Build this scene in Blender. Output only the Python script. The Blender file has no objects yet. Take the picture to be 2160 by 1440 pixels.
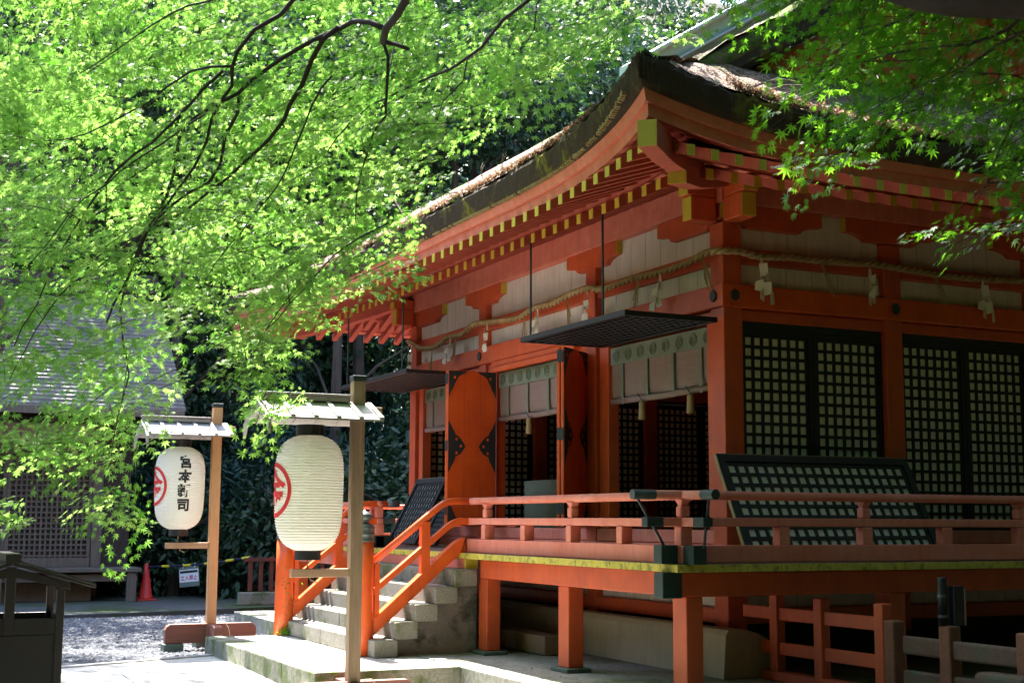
import bpy, math, random
import numpy as np
from mathutils import Vector, Matrix
R = math.radians
random.seed(7); rng = np.random.default_rng(7)
sc = bpy.context.scene
COL = sc.collection

# ------------------------------------------------------------ camera, sky, sun, exposure
CAM = Vector((10.909, -7.432, 1.6)); YAW, PIT, ROL = 0.44397781, 0.13011259, 0.00469779; FPX = 2904.36
F = Vector((-math.cos(YAW)*math.cos(PIT), math.sin(YAW)*math.cos(PIT), math.sin(PIT)))
_r = F.cross(Vector((0, 0, 1))).normalized(); _u = _r.cross(F)
RT = _r*math.cos(ROL)+_u*math.sin(ROL); UP = -_r*math.sin(ROL)+_u*math.cos(ROL)
cam = bpy.data.objects.new('camera', bpy.data.cameras.new('camera')); COL.objects.link(cam)
cam.matrix_world = Matrix(((RT.x, UP.x, -F.x, CAM.x), (RT.y, UP.y, -F.y, CAM.y), (RT.z, UP.z, -F.z, CAM.z), (0, 0, 0, 1)))
cam.data.sensor_width = 36; cam.data.lens = 36*FPX/2160; cam.data.clip_end = 600; cam.data.clip_start = 0.1
cam.data.dof.use_dof = True; cam.data.dof.focus_distance = 14.0; cam.data.dof.aperture_fstop = 5.6
sc.camera = cam
SUN_EL, SUN_AZ = 61, math.pi+0.04          # the sun stands behind the shrine, towards -X
sdir = Vector((math.cos(R(SUN_EL))*math.cos(SUN_AZ), math.cos(R(SUN_EL))*math.sin(SUN_AZ), math.sin(R(SUN_EL))))
world = bpy.data.worlds.new('World'); sc.world = world; world.use_nodes = True
nt = world.node_tree; nt.nodes.clear()
sky = nt.nodes.new('ShaderNodeTexSky'); sky.sky_type = 'NISHITA'; sky.sun_disc = False
sky.sun_elevation = R(SUN_EL); sky.sun_rotation = R(270); sky.air_density = 1.0; sky.dust_density = 1.5
bg = nt.nodes.new('ShaderNodeBackground'); bg.inputs[1].default_value = 0.15
wo = nt.nodes.new('ShaderNodeOutputWorld'); nt.links.new(sky.outputs[0], bg.inputs[0]); nt.links.new(bg.outputs[0], wo.inputs[0])
sl = bpy.data.lights.new('sun', 'SUN'); sl.energy = 5.0; sl.angle = R(0.53); sl.color = (1, .955, .88)
so = bpy.data.objects.new('sun', sl); COL.objects.link(so); so.rotation_euler = (-sdir).to_track_quat('-Z', 'Y').to_euler()
so.location = (-20, 0, 40)
sc.view_settings.view_transform = 'Standard'; sc.view_settings.look = 'None'
sc.view_settings.exposure = 2.95; sc.view_settings.gamma = 1.0
sc.cycles.max_bounces = 7; sc.cycles.diffuse_bounces = 4; sc.cycles.transmission_bounces = 5; sc.cycles.glossy_bounces = 2
sc.cycles.transparent_max_bounces = 4; sc.cycles.use_denoising = True; sc.cycles.caustics_reflective = False; sc.cycles.caustics_refractive = False
sc.cycles.sample_clamp_indirect = 4.0

def ray(px, py): return F + RT*((px-1080)/FPX) - UP*((py-720)/FPX)
def at(px, py, dist):                       # a spot seen in a direction, at a real distance in metres
    d = ray(px, py); return CAM + d*(dist/math.hypot(d.x, d.y))
def onX(px, py, v): d = ray(px, py); return CAM + d*((v-CAM.x)/d.x)
def onY(px, py, v): d = ray(px, py); return CAM + d*((v-CAM.y)/d.y)

# ------------------------------------------------------------ materials
def mat(name):
    m = bpy.data.materials.new(name); m.use_nodes = True; n = m.node_tree; n.nodes.clear()
    b = n.nodes.new('ShaderNodeBsdfPrincipled'); o = n.nodes.new('ShaderNodeOutputMaterial')
    n.links.new(b.outputs[0], o.inputs[0]); return m, n, b, o
def noise(n, scale, detail=4, stretch=None, rough=.6, obj=True):
    tc = n.nodes.new('ShaderNodeTexCoord'); t = n.nodes.new('ShaderNodeTexNoise')
    t.inputs['Scale'].default_value = scale; t.inputs['Detail'].default_value = detail; t.inputs['Roughness'].default_value = rough
    if stretch:
        mp = n.nodes.new('ShaderNodeMapping'); mp.inputs['Scale'].default_value = stretch
        n.links.new(tc.outputs['Object'], mp.inputs[0]); n.links.new(mp.outputs[0], t.inputs[0])
    else: n.links.new(tc.outputs['Object'], t.inputs[0])
    return t.outputs['Fac']
def ramp(n, src, stops):
    r = n.nodes.new('ShaderNodeValToRGB'); e = r.color_ramp.elements
    while len(e) < len(stops): e.new(.5)
    for k, (p, c) in enumerate(stops):
        e[k].position = p; e[k].color = (c, c, c, 1) if isinstance(c, (int, float)) else (*c, 1)
    n.links.new(src, r.inputs[0]); return r.outputs[0]
def mixc(n, f, a, b, mode='MIX'):
    x = n.nodes.new('ShaderNodeMix'); x.data_type = 'RGBA'; x.blend_type = mode
    for s, v in ((0, f), (6, a), (7, b)):
        if isinstance(v, (int, float)): x.inputs[s].default_value = v if s == 0 else (v, v, v, 1)
        elif isinstance(v, tuple): x.inputs[s].default_value = (*v, 1)
        else: n.links.new(v, x.inputs[s])
    return x.outputs[2]
def bump(n, b, h, strength=.4, dist=.01):
    u = n.nodes.new('ShaderNodeBump'); u.inputs['Strength'].default_value = strength; u.inputs['Distance'].default_value = dist
    n.links.new(h, u.inputs['Height']); n.links.new(u.outputs[0], b.inputs['Normal'])
def painted(name, c, c2, dirt=(.08, .05, .035), rough=.55, wear=.62, stretch=(1, 1, 1), sc1=3.0):
    m, n, b, o = mat(name)
    a = mixc(n, ramp(n, noise(n, sc1, 5, stretch), [(.35, 0.0), (.7, 1.0)]), c, c2)
    a = mixc(n, ramp(n, noise(n, 5, 6, (3, 3, .25), .7), [(.46, 0.0), (.78, .42)]), a, tuple(v*.5+.005 for v in c))
    a = mixc(n, ramp(n, noise(n, 1.1, 4), [(.5, 0.0), (.8, .30)]), a, tuple(min(.8, v*.9+.05) for v in c))
    w = ramp(n, noise(n, 14, 6, stretch, .7), [(wear, 0.0), (wear+.13, .75)])
    a = mixc(n, w, a, dirt); n.links.new(a, b.inputs['Base Color'])
    b.inputs['Roughness'].default_value = rough
    bump(n, b, noise(n, 30, 5, stretch), .25, .006); return m
def wood(name, c, c2, axis=2, rough=.7, st=.3, grain=14):
    s = [1.0, 1.0, 1.0]; s = [grain if i != axis else 1.0 for i in range(3)]
    m, n, b, o = mat(name); g = noise(n, 2.5, 6, tuple(s), .65)
    a = mixc(n, ramp(n, g, [(.3, 0.0), (.72, 1.0)]), c, c2)
    a = mixc(n, ramp(n, noise(n, 2.2, 4), [(.5, 0.0), (.8, .5)]), a, tuple(v*.55 for v in c))
    n.links.new(a, b.inputs['Base Color']); b.inputs['Roughness'].default_value = rough; bump(n, b, g, st, .006); return m
def stone(name, c, c2, moss=0.0, mossc=(.07, .1, .02), sp=60, mscale=2.5):
    m, n, b, o = mat(name); v = noise(n, sp, 3, None, .8)
    a = mixc(n, ramp(n, v, [(.35, 0.0), (.65, 1.0)]), c, c2)
    a = mixc(n, ramp(n, noise(n, 3.2, 5), [(.42, 0.0), (.75, .55)]), a, tuple(x*.4 for x in c))
    if moss > 0:
        a = mixc(n, ramp(n, noise(n, mscale, 7, None, .7), [(.62-moss*.3, 0.0), (.75-moss*.3, .9)]), a, mossc)
    n.links.new(a, b.inputs['Base Color']); b.inputs['Roughness'].default_value = .88; bump(n, b, v, .5, .008); return m
def flat(name, c, rough=.6, metal=0.0, var=.25):
    m, n, b, o = mat(name)
    a = mixc(n, ramp(n, noise(n, 6, 4), [(.3, 0.0), (.75, 1.0)]), c, tuple(v*(1-var) for v in c))
    n.links.new(a, b.inputs['Base Color']); b.inputs['Roughness'].default_value = rough; b.inputs['Metallic'].default_value = metal
    bump(n, b, noise(n, 25, 4), .15, .004); return m
M = {}
M['fresh'] = painted('vermilion_fresh', (.74, .11, .012), (.60, .075, .012), (.24, .06, .025), .42, .64)
M['verm'] = painted('vermilion', (.66, .105, .022), (.50, .080, .03), (.24, .11, .07), .5, .60)
M['faded'] = painted('vermilion_faded', (.74, .23, .15), (.62, .14, .08), (.30, .18, .12), .62, .60, (1, 1, 1), 5)
M['rail'] = painted('vermilion_rail_chalky', (.73, .24, .165), (.64, .16, .09), (.32, .19, .13), .6, .64, (1, 1, 1), 4)
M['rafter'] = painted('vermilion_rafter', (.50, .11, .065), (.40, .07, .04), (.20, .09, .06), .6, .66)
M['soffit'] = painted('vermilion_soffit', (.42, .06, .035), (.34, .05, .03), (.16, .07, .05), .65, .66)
M['yellow'] = painted('yellow_paint', (.66, .50, .045), (.56, .42, .04), (.30, .26, .05), .55, .66)
M['yellowdeck'] = painted('yellow_board_ends_mossy', (.62, .50, .07), (.42, .38, .05), (.13, .13, .03), .7, .50, (1, 1, 1), 8)
M['deck'] = wood('veranda_boards', (.30, .20, .16), (.20, .13, .11), 1, .6)
M['white'] = painted('white_boards', (.74, .665, .585), (.62, .56, .48), (.32, .28, .22), .8, .66, (3, 3, .5), 4)
M['verm_dark'] = flat('dark_vermilion_joint', (.28, .05, .015), .6)
M['black'] = flat('black_lacquer', (.012, .013, .014), .45)
M['ironwork'] = flat('dark_ironwork', (.035, .045, .047), .5, .3)
M['cap'] = flat('weathered_copper_cap', (.035, .065, .058), .5, .35, .4)
M['capg'] = flat('grey_metal_cap', (.12, .15, .15), .45, .5, .4)
M['paper'] = flat('lattice_paper', (.86, .85, .70), .9, 0, .12)
M['shide'] = flat('white_folded_paper', (.78, .74, .62), .85, 0, .08)
M['woodnew'] = wood('new_cedar', (.52, .30, .14), (.42, .23, .10), 2, .6, .2)
M['woodold'] = wood('weathered_post', (.30, .21, .13), (.19, .13, .08), 2, .75, .4)
M['woodroof'] = wood('grey_roof_board', (.36, .33, .31), (.22, .20, .19), 0, .55, .4)
M['woodarm'] = wood('pale_arm_wood', (.42, .27, .17), (.32, .20, .12), 1, .6)
M['foot'] = wood('stained_foot_timber', (.24, .085, .055), (.16, .06, .042), 1, .6)
M['hallwood'] = wood('aged_grey_brown_wood', (.17, .135, .105), (.10, .078, .06), 2, .8, .4)
M['halldark'] = wood('dark_old_wood', (.05, .035, .027), (.03, .022, .018), 2, .8, .4)
M['hallwhite'] = painted('old_plaster_boards', (.42, .37, .33), (.35, .30, .27), (.2, .17, .14), .85)
M['granite'] = stone('granite_steps', (.31, .29, .245), (.13, .125, .105), .38, (.08, .10, .025), 75)
M['granite2'] = stone('granite_step_top', (.50, .48, .44), (.30, .29, .26), .12, (.09, .11, .03), 60)
M['kerb'] = stone('mossy_kerb', (.34, .33, .27), (.15, .15, .12), .55, (.07, .11, .02), 70, 3.5)
M['cement'] = stone('cement_cheek', (.30, .28, .24), (.19, .17, .145), .38, (.035, .035, .02), 90, 2.2)
M['platform'] = stone('platform_stone', (.36, .35, .31), (.22, .22, .19), .42, (.10, .13, .03), 20, 1.4)
M['paving'] = stone('paving_stone', (.52, .50, .46), (.40, .385, .35), .08, (.14, .15, .07), 30)
M['padstone'] = flat('green_grey_pad', (.10, .14, .11), .85)
M['plaster'] = painted('old_cream_plaster', (.52, .44, .29), (.42, .37, .24), (.18, .17, .09), .9, .62, (1, 1, 1), 2)
M['oldred'] = painted('old_dark_red', (.20, .035, .02), (.12, .03, .02), (.05, .06, .03), .8, .5)
M['cone'] = flat('red_plastic', (.62, .03, .02), .4)
M['yel'] = flat('yellow_plastic', (.75, .62, .03), .4)
M['navy'] = flat('dark_blue_plastic', (.02, .02, .07), .4)
M['signw'] = flat('white_sign_face', (.70, .72, .76), .5, 0, .05)
M['signred'] = flat('faded_red_lettering', (.55, .04, .13), .6)
M['ink'] = flat('black_ink', (.015, .015, .018), .7)
M['crest'] = flat('red_ink', (.75, .03, .03), .7)
M['metalbox'] = flat('grey_painted_steel', (.075, .065, .062), .38, .3, .2)
M['straw'] = wood('rice_straw', (.46, .33, .15), (.25, .17, .07), 2, .8, .6, 6)
M['blind'] = painted('woven_bamboo', (.30, .20, .15), (.25, .16, .12), (.13, .10, .08), .8, .66, (1, 1, 14), 6)
M['valance'] = painted('faded_green_cloth', (.21, .24, .15), (.17, .2, .13), (.1, .12, .08), .9)
M['crestline'] = flat('dark_green_print', (.13, .155, .09), .9)
M['tassel'] = wood('beige_tassel', (.45, .30, .13), (.28, .18, .08), 2, .8, .6)
M['copper'] = painted('patinated_copper', (.30, .46, .50), (.34, .42, .44), (.14, .2, .22), .5, .62, (1, 1, 1), 2.5)
M['copperl'] = flat('grey_copper_edge', (.36, .40, .44), .45, .3)
M['bark'] = wood('maple_bark', (.055, .040, .034), (.03, .022, .02), 2, .85, .6, 5)
M['treebark'] = wood('forest_bark', (.10, .07, .05), (.05, .035, .03), 2, .9, .8, 5)
M['inner'] = flat('dark_room_floor', (.10, .06, .045), .6)
M['board'] = painted('olive_board', (.20, .21, .12), (.15, .16, .09), (.1, .1, .06), .7)
M['pottedblack'] = flat('black_conduit', (.014, .018, .018), .4)
M['mossfence'] = stone('lichened_fence_timber', (.20, .11, .075), (.13, .08, .055), .42, (.09, .12, .07), 40, 3.5)
M['wornpost'] = stone('worn_red_brown_post', (.30, .12, .065), (.22, .09, .05), .22, (.09, .10, .05), 25, 3.5)

def thatch_mat():
    m, n, b, o = mat('cypress_bark_thatch_edge')
    f = noise(n, 5, 6, (6, 6, 30), .8)
    a = mixc(n, ramp(n, f, [(.3, 0.0), (.75, 1.0)]), (.022, .014, .008), (.10, .06, .033))
    ms = ramp(n, noise(n, 1.5, 7, (1, 1, .5), .72), [(.53, 0.0), (.62, .95)])
    a = mixc(n, ms, a, (.27, .235, .010))
    n.links.new(a, b.inputs['Base Color']); b.inputs['Roughness'].default_value = .95; bump(n, b, f, .9, .03); return m
M['thatch'] = thatch_mat()
def litter_mat():
    m, n, b, o = mat('roof_leaf_litter_and_moss')
    v = n.nodes.new('ShaderNodeTexVoronoi'); v.inputs['Scale'].default_value = 38
    tc = n.nodes.new('ShaderNodeTexCoord'); n.links.new(tc.outputs['Object'], v.inputs['Vector'])
    a = ramp(n, v.outputs['Color'], [(.1, (.05, .03, .022)), (.5, (.25, .15, .11)), (.9, (.46, .34, .28))])
    ms = ramp(n, noise(n, 1.3, 6, None, .7), [(.5, 0.0), (.6, .9)])
    a = mixc(n, ms, a, (.06, .10, .012)); n.links.new(a, b.inputs['Base Color']); b.inputs['Roughness'].default_value = .95
    bump(n, b, v.outputs['Distance'], 1.0, .05); return m
M['litter'] = litter_mat()
def mossgreen():
    m, n, b, o = mat('bright_moss'); f = noise(n, 14, 8, None, .8)
    a = mixc(n, ramp(n, f, [(.35, 0.0), (.65, 1.0)]), (.05, .085, .008), (.15, .22, .03))
    a = mixc(n, ramp(n, noise(n, 4, 5), [(.5, 0.0), (.65, .8)]), a, (.30, .20, .15))
    n.links.new(a, b.inputs['Base Color']); b.inputs['Roughness'].default_value = 1; bump(n, b, f, 1, .06); return m
M['mossgreen'] = mossgreen()
def gravel_mat():
    m, n, b, o = mat('grey_gravel')
    v = n.nodes.new('ShaderNodeTexVoronoi'); v.inputs['Scale'].default_value = 26
    tc = n.nodes.new('ShaderNodeTexCoord'); n.links.new(tc.outputs['Object'], v.inputs['Vector'])
    a = ramp(n, v.outputs['Color'], [(.1, (.035, .04, .05)), (.5, (.085, .092, .11)), (.9, (.17, .18, .20))])
    a = mixc(n, ramp(n, v.outputs['Distance'], [(.35, 0.0), (.8, .9)]), a, (.07, .07, .075))
    n.links.new(a, b.inputs['Base Color']); b.inputs['Roughness'].default_value = .9
    bump(n, b, v.outputs['Distance'], 1.0, .04).__class__ ; return m
M['gravel'] = gravel_mat()
def soil_mat(name, c, c2, moss):
    m, n, b, o = mat(name); f = noise(n, 4, 8, None, .75)
    a = mixc(n, ramp(n, f, [(.3, 0.0), (.7, 1.0)]), c, c2)
    a = mixc(n, ramp(n, noise(n, .8, 6, None, .7), [(.45, 0.0), (.6, 1.0)]), a, moss)
    n.links.new(a, b.inputs['Base Color']); b.inputs['Roughness'].default_value = .95; bump(n, b, f, .6, .05); return m
M['soil'] = soil_mat('forest_floor', (.05, .035, .025), (.09, .06, .04), (.03, .05, .015))
M['yard'] = soil_mat('damp_mossy_concrete', (.05, .054, .052), (.085, .087, .085), (.035, .055, .012))
M['shingle'] = painted('wood_shingle_roof', (.22, .20, .18), (.13, .12, .11), (.16, .07, .05), .7, .56, (1, 1, 1), 3)

def leaf_mat(name, c, c2, trans, tcol, gloss=.35, rough=.45, tw=.5):
    m = bpy.data.materials.new(name); m.use_nodes = True; n = m.node_tree; n.nodes.clear()
    at_ = n.nodes.new('ShaderNodeAttribute'); at_.attribute_name = 'tint'
    o = n.nodes.new('ShaderNodeOutputMaterial')
    b = n.nodes.new('ShaderNodeBsdfPrincipled'); b.inputs['Roughness'].default_value = rough
    b.inputs['Specular IOR Level'].default_value = gloss
    n.links.new(mixc(n, at_.outputs['Fac'], c, c2), b.inputs['Base Color'])
    t = n.nodes.new('ShaderNodeBsdfTranslucent'); n.links.new(mixc(n, at_.outputs['Fac'], trans, tcol), t.inputs[0])
    x = n.nodes.new('ShaderNodeMixShader'); x.inputs[0].default_value = tw
    n.links.new(b.outputs[0], x.inputs[1]); n.links.new(t.outputs[0], x.inputs[2]); n.links.new(x.outputs[0], o.inputs[0]); return m
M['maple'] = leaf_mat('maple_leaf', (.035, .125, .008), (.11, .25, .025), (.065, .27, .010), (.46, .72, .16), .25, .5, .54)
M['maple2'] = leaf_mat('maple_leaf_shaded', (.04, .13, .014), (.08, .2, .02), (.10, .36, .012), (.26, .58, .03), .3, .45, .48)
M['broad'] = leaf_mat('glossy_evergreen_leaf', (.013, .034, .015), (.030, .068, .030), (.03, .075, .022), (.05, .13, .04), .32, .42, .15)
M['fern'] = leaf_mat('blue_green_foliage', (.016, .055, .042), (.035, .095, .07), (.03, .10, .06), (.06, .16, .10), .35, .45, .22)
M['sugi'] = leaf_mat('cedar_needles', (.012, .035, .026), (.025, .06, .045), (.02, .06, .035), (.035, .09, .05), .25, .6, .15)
M['shadeleaf'] = leaf_mat('added_canopy_leaf', (.03, .08, .015), (.05, .12, .02), (.06, .16, .02), (.1, .22, .03), .2, .6, .10)  # dark, nearly opaque leaf for the canopy added out of view
def lantern_mat():
    m, n, b, o = mat('lantern_paper')
    a = mixc(n, ramp(n, noise(n, 5, 5), [(.4, 0.0), (.8, .6)]), (.84, .83, .79), (.74, .72, .63))
    n.links.new(a, b.inputs['Base Color']); b.inputs['Roughness'].default_value = .75
    t = n.nodes.new('ShaderNodeBsdfTranslucent'); t.inputs[0].default_value = (.8, .79, .70, 1)
    x = n.nodes.new('ShaderNodeMixShader'); x.inputs[0].default_value = .35
    n.links.new(b.outputs[0], x.inputs[1]); n.links.new(t.outputs[0], x.inputs[2]); n.links.new(x.outputs[0], o.inputs[0]); return m
M['lantern'] = lantern_mat()

# ------------------------------------------------------------ mesh helpers
class MB:
    def __init__(s): s.v = []; s.f = []
    def add(s, vs, fs):
        k = len(s.v); s.v += [tuple(p) for p in vs]; s.f += [tuple(i+k for i in f) for f in fs]; return s
    def box(s, x0, x1, y0, y1, z0, z1):
        return s.add([(x0,y0,z0),(x1,y0,z0),(x1,y1,z0),(x0,y1,z0),(x0,y0,z1),(x1,y0,z1),(x1,y1,z1),(x0,y1,z1)],
                     [(0,3,2,1),(4,5,6,7),(0,1,5,4),(1,2,6,5),(2,3,7,6),(3,0,4,7)])
    def hexa(s, p):      # 8 corners: bottom 4, top 4
        return s.add(p, [(0,3,2,1),(4,5,6,7),(0,1,5,4),(1,2,6,5),(2,3,7,6),(3,0,4,7)])
    def bar(s, a, b, w, h, up=(0,0,1)):   # a straight bar between two points
        a = Vector(a); b = Vector(b); d = (b-a).normalized(); u = Vector(up)
        r = d.cross(u).normalized(); u = r.cross(d)
        q = [r*(w/2)*i + u*(h/2)*j for i, j in ((-1,-1),(1,-1),(1,1),(-1,1))]
        return s.add([a+k for k in q]+[b+k for k in q], [(0,1,2,3),(7,6,5,4),(0,4,5,1),(1,5,6,2),(2,6,7,3),(3,7,4,0)])
    def tube(s, pts, rad, n=10, cap=True):
        pts = [Vector(p) for p in pts]; k0 = len(s.v); m = len(pts)
        rs = rad if isinstance(rad, (list, tuple)) else [rad]*m
        d = (pts[1]-pts[0]).normalized(); ref = Vector((0,0,1)) if abs(d.z) < .9 else Vector((1,0,0))
        r = d.cross(ref).normalized()
        for i, p in enumerate(pts):
            d = ((pts[min(i+1,m-1)]-pts[max(i-1,0)])).normalized(); r = (r-d*r.dot(d)).normalized(); u = d.cross(r)
            for j in range(n):
                a = 2*math.pi*j/n; s.v.append(tuple(p+(r*math.cos(a)+u*math.sin(a))*rs[i]))
        for i in range(m-1):
            for j in range(n):
                a, b = k0+i*n+j, k0+i*n+(j+1)%n; s.f.append((a, b, b+n, a+n))
        if cap: s.f.append(tuple(k0+j for j in range(n))[::-1]); s.f.append(tuple(k0+(m-1)*n+j for j in range(n)))
        return s
    def lathe(s, prof, c=(0,0,0), n=32):
        k0 = len(s.v); c = Vector(c)
        for r, z in prof:
            for j in range(n):
                a = 2*math.pi*j/n; s.v.append((c.x+r*math.cos(a), c.y+r*math.sin(a), c.z+z))
        for i in range(len(prof)-1):
            for j in range(n):
                a, b = k0+i*n+j, k0+i*n+(j+1)%n; s.f.append((a, b, b+n, a+n))
        s.f.append(tuple(k0+j for j in range(n))[::-1]); s.f.append(tuple(k0+(len(prof)-1)*n+j for j in range(n))); return s
    def prism(s, poly, o, u, v, w, t):   # polygon (a,b) in plane (u,v) from o, extruded t along w
        o, u, v, w = Vector(o), Vector(u), Vector(v), Vector(w); n = len(poly)
        A = [o+u*a+v*b for a, b in poly]; B = [p+w*t for p in A]
        return s.add(A+B, [tuple(range(n))[::-1], tuple(range(n, 2*n))]+[(i, (i+1)%n, n+(i+1)%n, n+i) for i in range(n)])
    def grid(s, rows):
        k0 = len(s.v); n = len(rows[0])
        for r_ in rows: s.v += [tuple(p) for p in r_]
        for i in range(len(rows)-1):
            for j in range(n-1):
                a = k0+i*n+j; s.f.append((a, a+1, a+n+1, a+n))
        return s
    def build(s, name, m, parent=None, bevel=0, smooth=False, origin=None):
        me = bpy.data.meshes.new(name); o0 = Vector(origin) if origin is not None else None
        vs = s.v if o0 is None else [tuple(Vector(p)-o0) for p in s.v]
        me.from_pydata(vs, [], s.f); me.materials.append(M[m] if isinstance(m, str) else m)
        if smooth:
            me.polygons.foreach_set('use_smooth', [True]*len(me.polygons))
        o = bpy.data.objects.new(name, me); COL.objects.link(o)
        if o0 is not None: o.location = o0
        if parent is not None: o.parent = parent
        if bevel:
            b = o.modifiers.new('bevel', 'BEVEL'); b.width = bevel; b.segments = 2; b.limit_method = 'ANGLE'; b.angle_limit = R(40)
        return o
def thing(name, label, cat, loc=(0,0,0), rz=0, group=None):
    o = bpy.data.objects.new(name, None); COL.objects.link(o); o.location = loc; o.rotation_euler = (0,0,rz)
    return tag(o, label, cat, group)
def tag(o, label=None, cat=None, group=None, kind=None):
    if label: o['label'] = label
    if cat: o['category'] = cat
    if group: o['group'] = group
    if kind: o['kind'] = kind
    return o
def structure(o): o['kind'] = 'structure'; return o
def dup(o, parent=None):
    c = o.copy(); COL.objects.link(c); c.parent = parent
    for ch in o.children: dup(ch, c)
    return c

# ------------------------------------------------------------ ground
def sheet(name, pts, m, nx=1, jitter=0):
    return structure(MB().add(pts, [tuple(range(len(pts)))]).build(name, m))
GY = [(-12.9, -12), (-13.0, -5.2), (-13.9, -1.5), (-14.6, 0.5), (-14.6, 60), (-19, 60), (-19, -60), (-12.9, -60)]
sheet('ground', [(-200, -200, -.2), (200, -200, -.2), (200, 200, -.2), (-200, 200, -.2)], 'soil')
structure(MB().box(-13.0, -3.9, -60, 60, -.19, -.004).build('gravel_yard', 'gravel'))
structure(MB().add([(x, y, .03) for x, y in GY]+[(x, y, -.18) for x, y in GY], [tuple(range(8)), tuple(range(15, 7, -1))]+[(i, 8+i, 8+(i+1)%8, (i+1)%8) for i in range(8)]).build('concrete_yard', 'yard'))
# stone path in front of the landing: slabs that dip a little towards the viewer
pm = MB(); xs = [-5.25, -3.9, -2.7, -1.5, -.3, 1.0]
def pz(x): return .03-.17*min(1, max(0, (x+3)/1.8))
for i in range(len(xs)-1):
    y = -3.47 if xs[i] < -1.6 else -2.05
    k = 0
    def lx(yy): return xs[i] if i else max(-5.46, min(-4.0, -5.46+(-3.5-yy)*.42))
    while y > -12:
        w = 1.0+.35*((i*7+k*3) % 4)/3; x0, x1 = xs[i]+.006, xs[i+1]-.006; y1 = y-w+.012
        sk = .17*(-3.5-y)*0
        xa, xb = lx(y)+.006, lx(y1)+.006
        pm.hexa([(xb,y1,pz(x0)-.12),(x1,y1,pz(x1)-.12),(x1,y,pz(x1)-.12),(xa,y,pz(x0)-.12),(xb,y1,pz(x0)),(x1,y1,pz(x1)),(x1,y,pz(x1)),(xa,y,pz(x0))])
        y -= w; k += 1
structure(MB().box(-5.29, 14, -60, 60, -.19, -.16).build('earth', 'soil'))
structure(pm.build('stone_path', 'paving', bevel=.006))
structure(MB().bar((-5.53, -3.52, -.03), (-4.08, -6.97, -.03), .12, .15).bar((-4.08, -6.98, -.03), (-4.08, -12, -.03), .12, .15).build('path_kerb', 'granite2', bevel=.01))
# platform of the shrine and its landing
structure(MB().box(-10.3, 2.6, -2.03, 8.2, -.18, .215).box(-10.31, 2.61, -2.04, -1.76, -.17, .221).box(-10.31, -10.0, -1.75, 8.2, -.17, .221).build('platform', 'platform', bevel=.012))
structure(MB().box(-5.86, -1.52, -3.50, -2.045, -.18, .212).build('landing', 'paving', bevel=.01))
kb = MB()
kb.box(-5.87, -4.2, -3.51, -3.18, -.19, .222).box(-4.19, -2.6, -3.51, -3.18, -.19, .222).box(-2.59, -1.51, -3.51, -3.18, -.19, .222)
kb.box(-1.8, -1.508, -3.17, -2.05, -.19, .222)
structure(kb.build('landing_kerb', 'kerb', bevel=.012))

# ------------------------------------------------------------ the shrine building
LX = -8.255                                     # left face of the building; right face is x = 0, front is y = 0, back is y = BY
BY = 6.16; ZD = 1.27
shrine = thing('shrine_building', 'vermilion timber shrine hall on posts with thick mossy bark roof and white board walls', 'shrine', (0, 0, .22))
def P_(o): o.parent = shrine; o.matrix_parent_inverse = shrine.matrix_basis.inverted(); return o
shrine.location = (0, 0, 0)
def part(mb, name, m, bevel=0, smooth=False): return mb.build(name, m, shrine, bevel, smooth)
postx = [(-.225, 0), (-2.765, -2.54), (-5.757, -5.53), (LX, LX+.225)]
posty = [(0, .22), (1.97, 2.19), (3.95, 4.17), (BY-.22, BY)]
for x0, x1 in postx:
    part(MB().box(x0, x1, 0, .22, .55, 4.49), 'post', 'verm', .012)
    part(MB().box(x0, x1, BY-.22, BY, .55, 4.49), 'post', 'verm', .012)
for y0, y1 in posty[1:3]:
    part(MB().box(-.225, 0, y0, y1, .55, 4.44), 'post', 'verm', .012)
    part(MB().box(LX, LX+.225, y0, y1, .55, 4.44), 'post', 'verm', .012)
def ring(name, m, out, z0, z1, th, bev=.01, ext=0):   # a beam on each of the four sides, its outer face `out` proud of the posts
    part(MB().box(LX-out-ext, out+ext, -out, -out+th, z0, z1), name, m, bev)
    part(MB().box(LX-out-ext, out+ext, BY+out-th, BY+out, z0, z1), name, m, bev)
    part(MB().box(out-th, out-.002, -out+th+.002, BY+out-th-.002, z0, z1), name, m, bev)
    part(MB().box(LX-out+.002, LX-out+th, -out+th+.002, BY+out-th-.002, z0, z1), name, m, bev)
ring('head_beam', 'fresh', .03, 3.655, 3.88, .12)
ring('inner_lintel', 'verm', -.04, 3.54, 3.65, .14)
ring('wall_rail', 'verm', -.03, 4.10, 4.25, .10)
ring('eave_beam', 'faded', .025, 4.68, 4.965, .2)
ring('sill_beam', 'faded', .02, 1.285, 1.395, .22)
ring('threshold', 'faded', -.015, 1.40, 1.53, .18)
ring('floor_beam', 'verm', -.01, .66, .80, .18)
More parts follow.
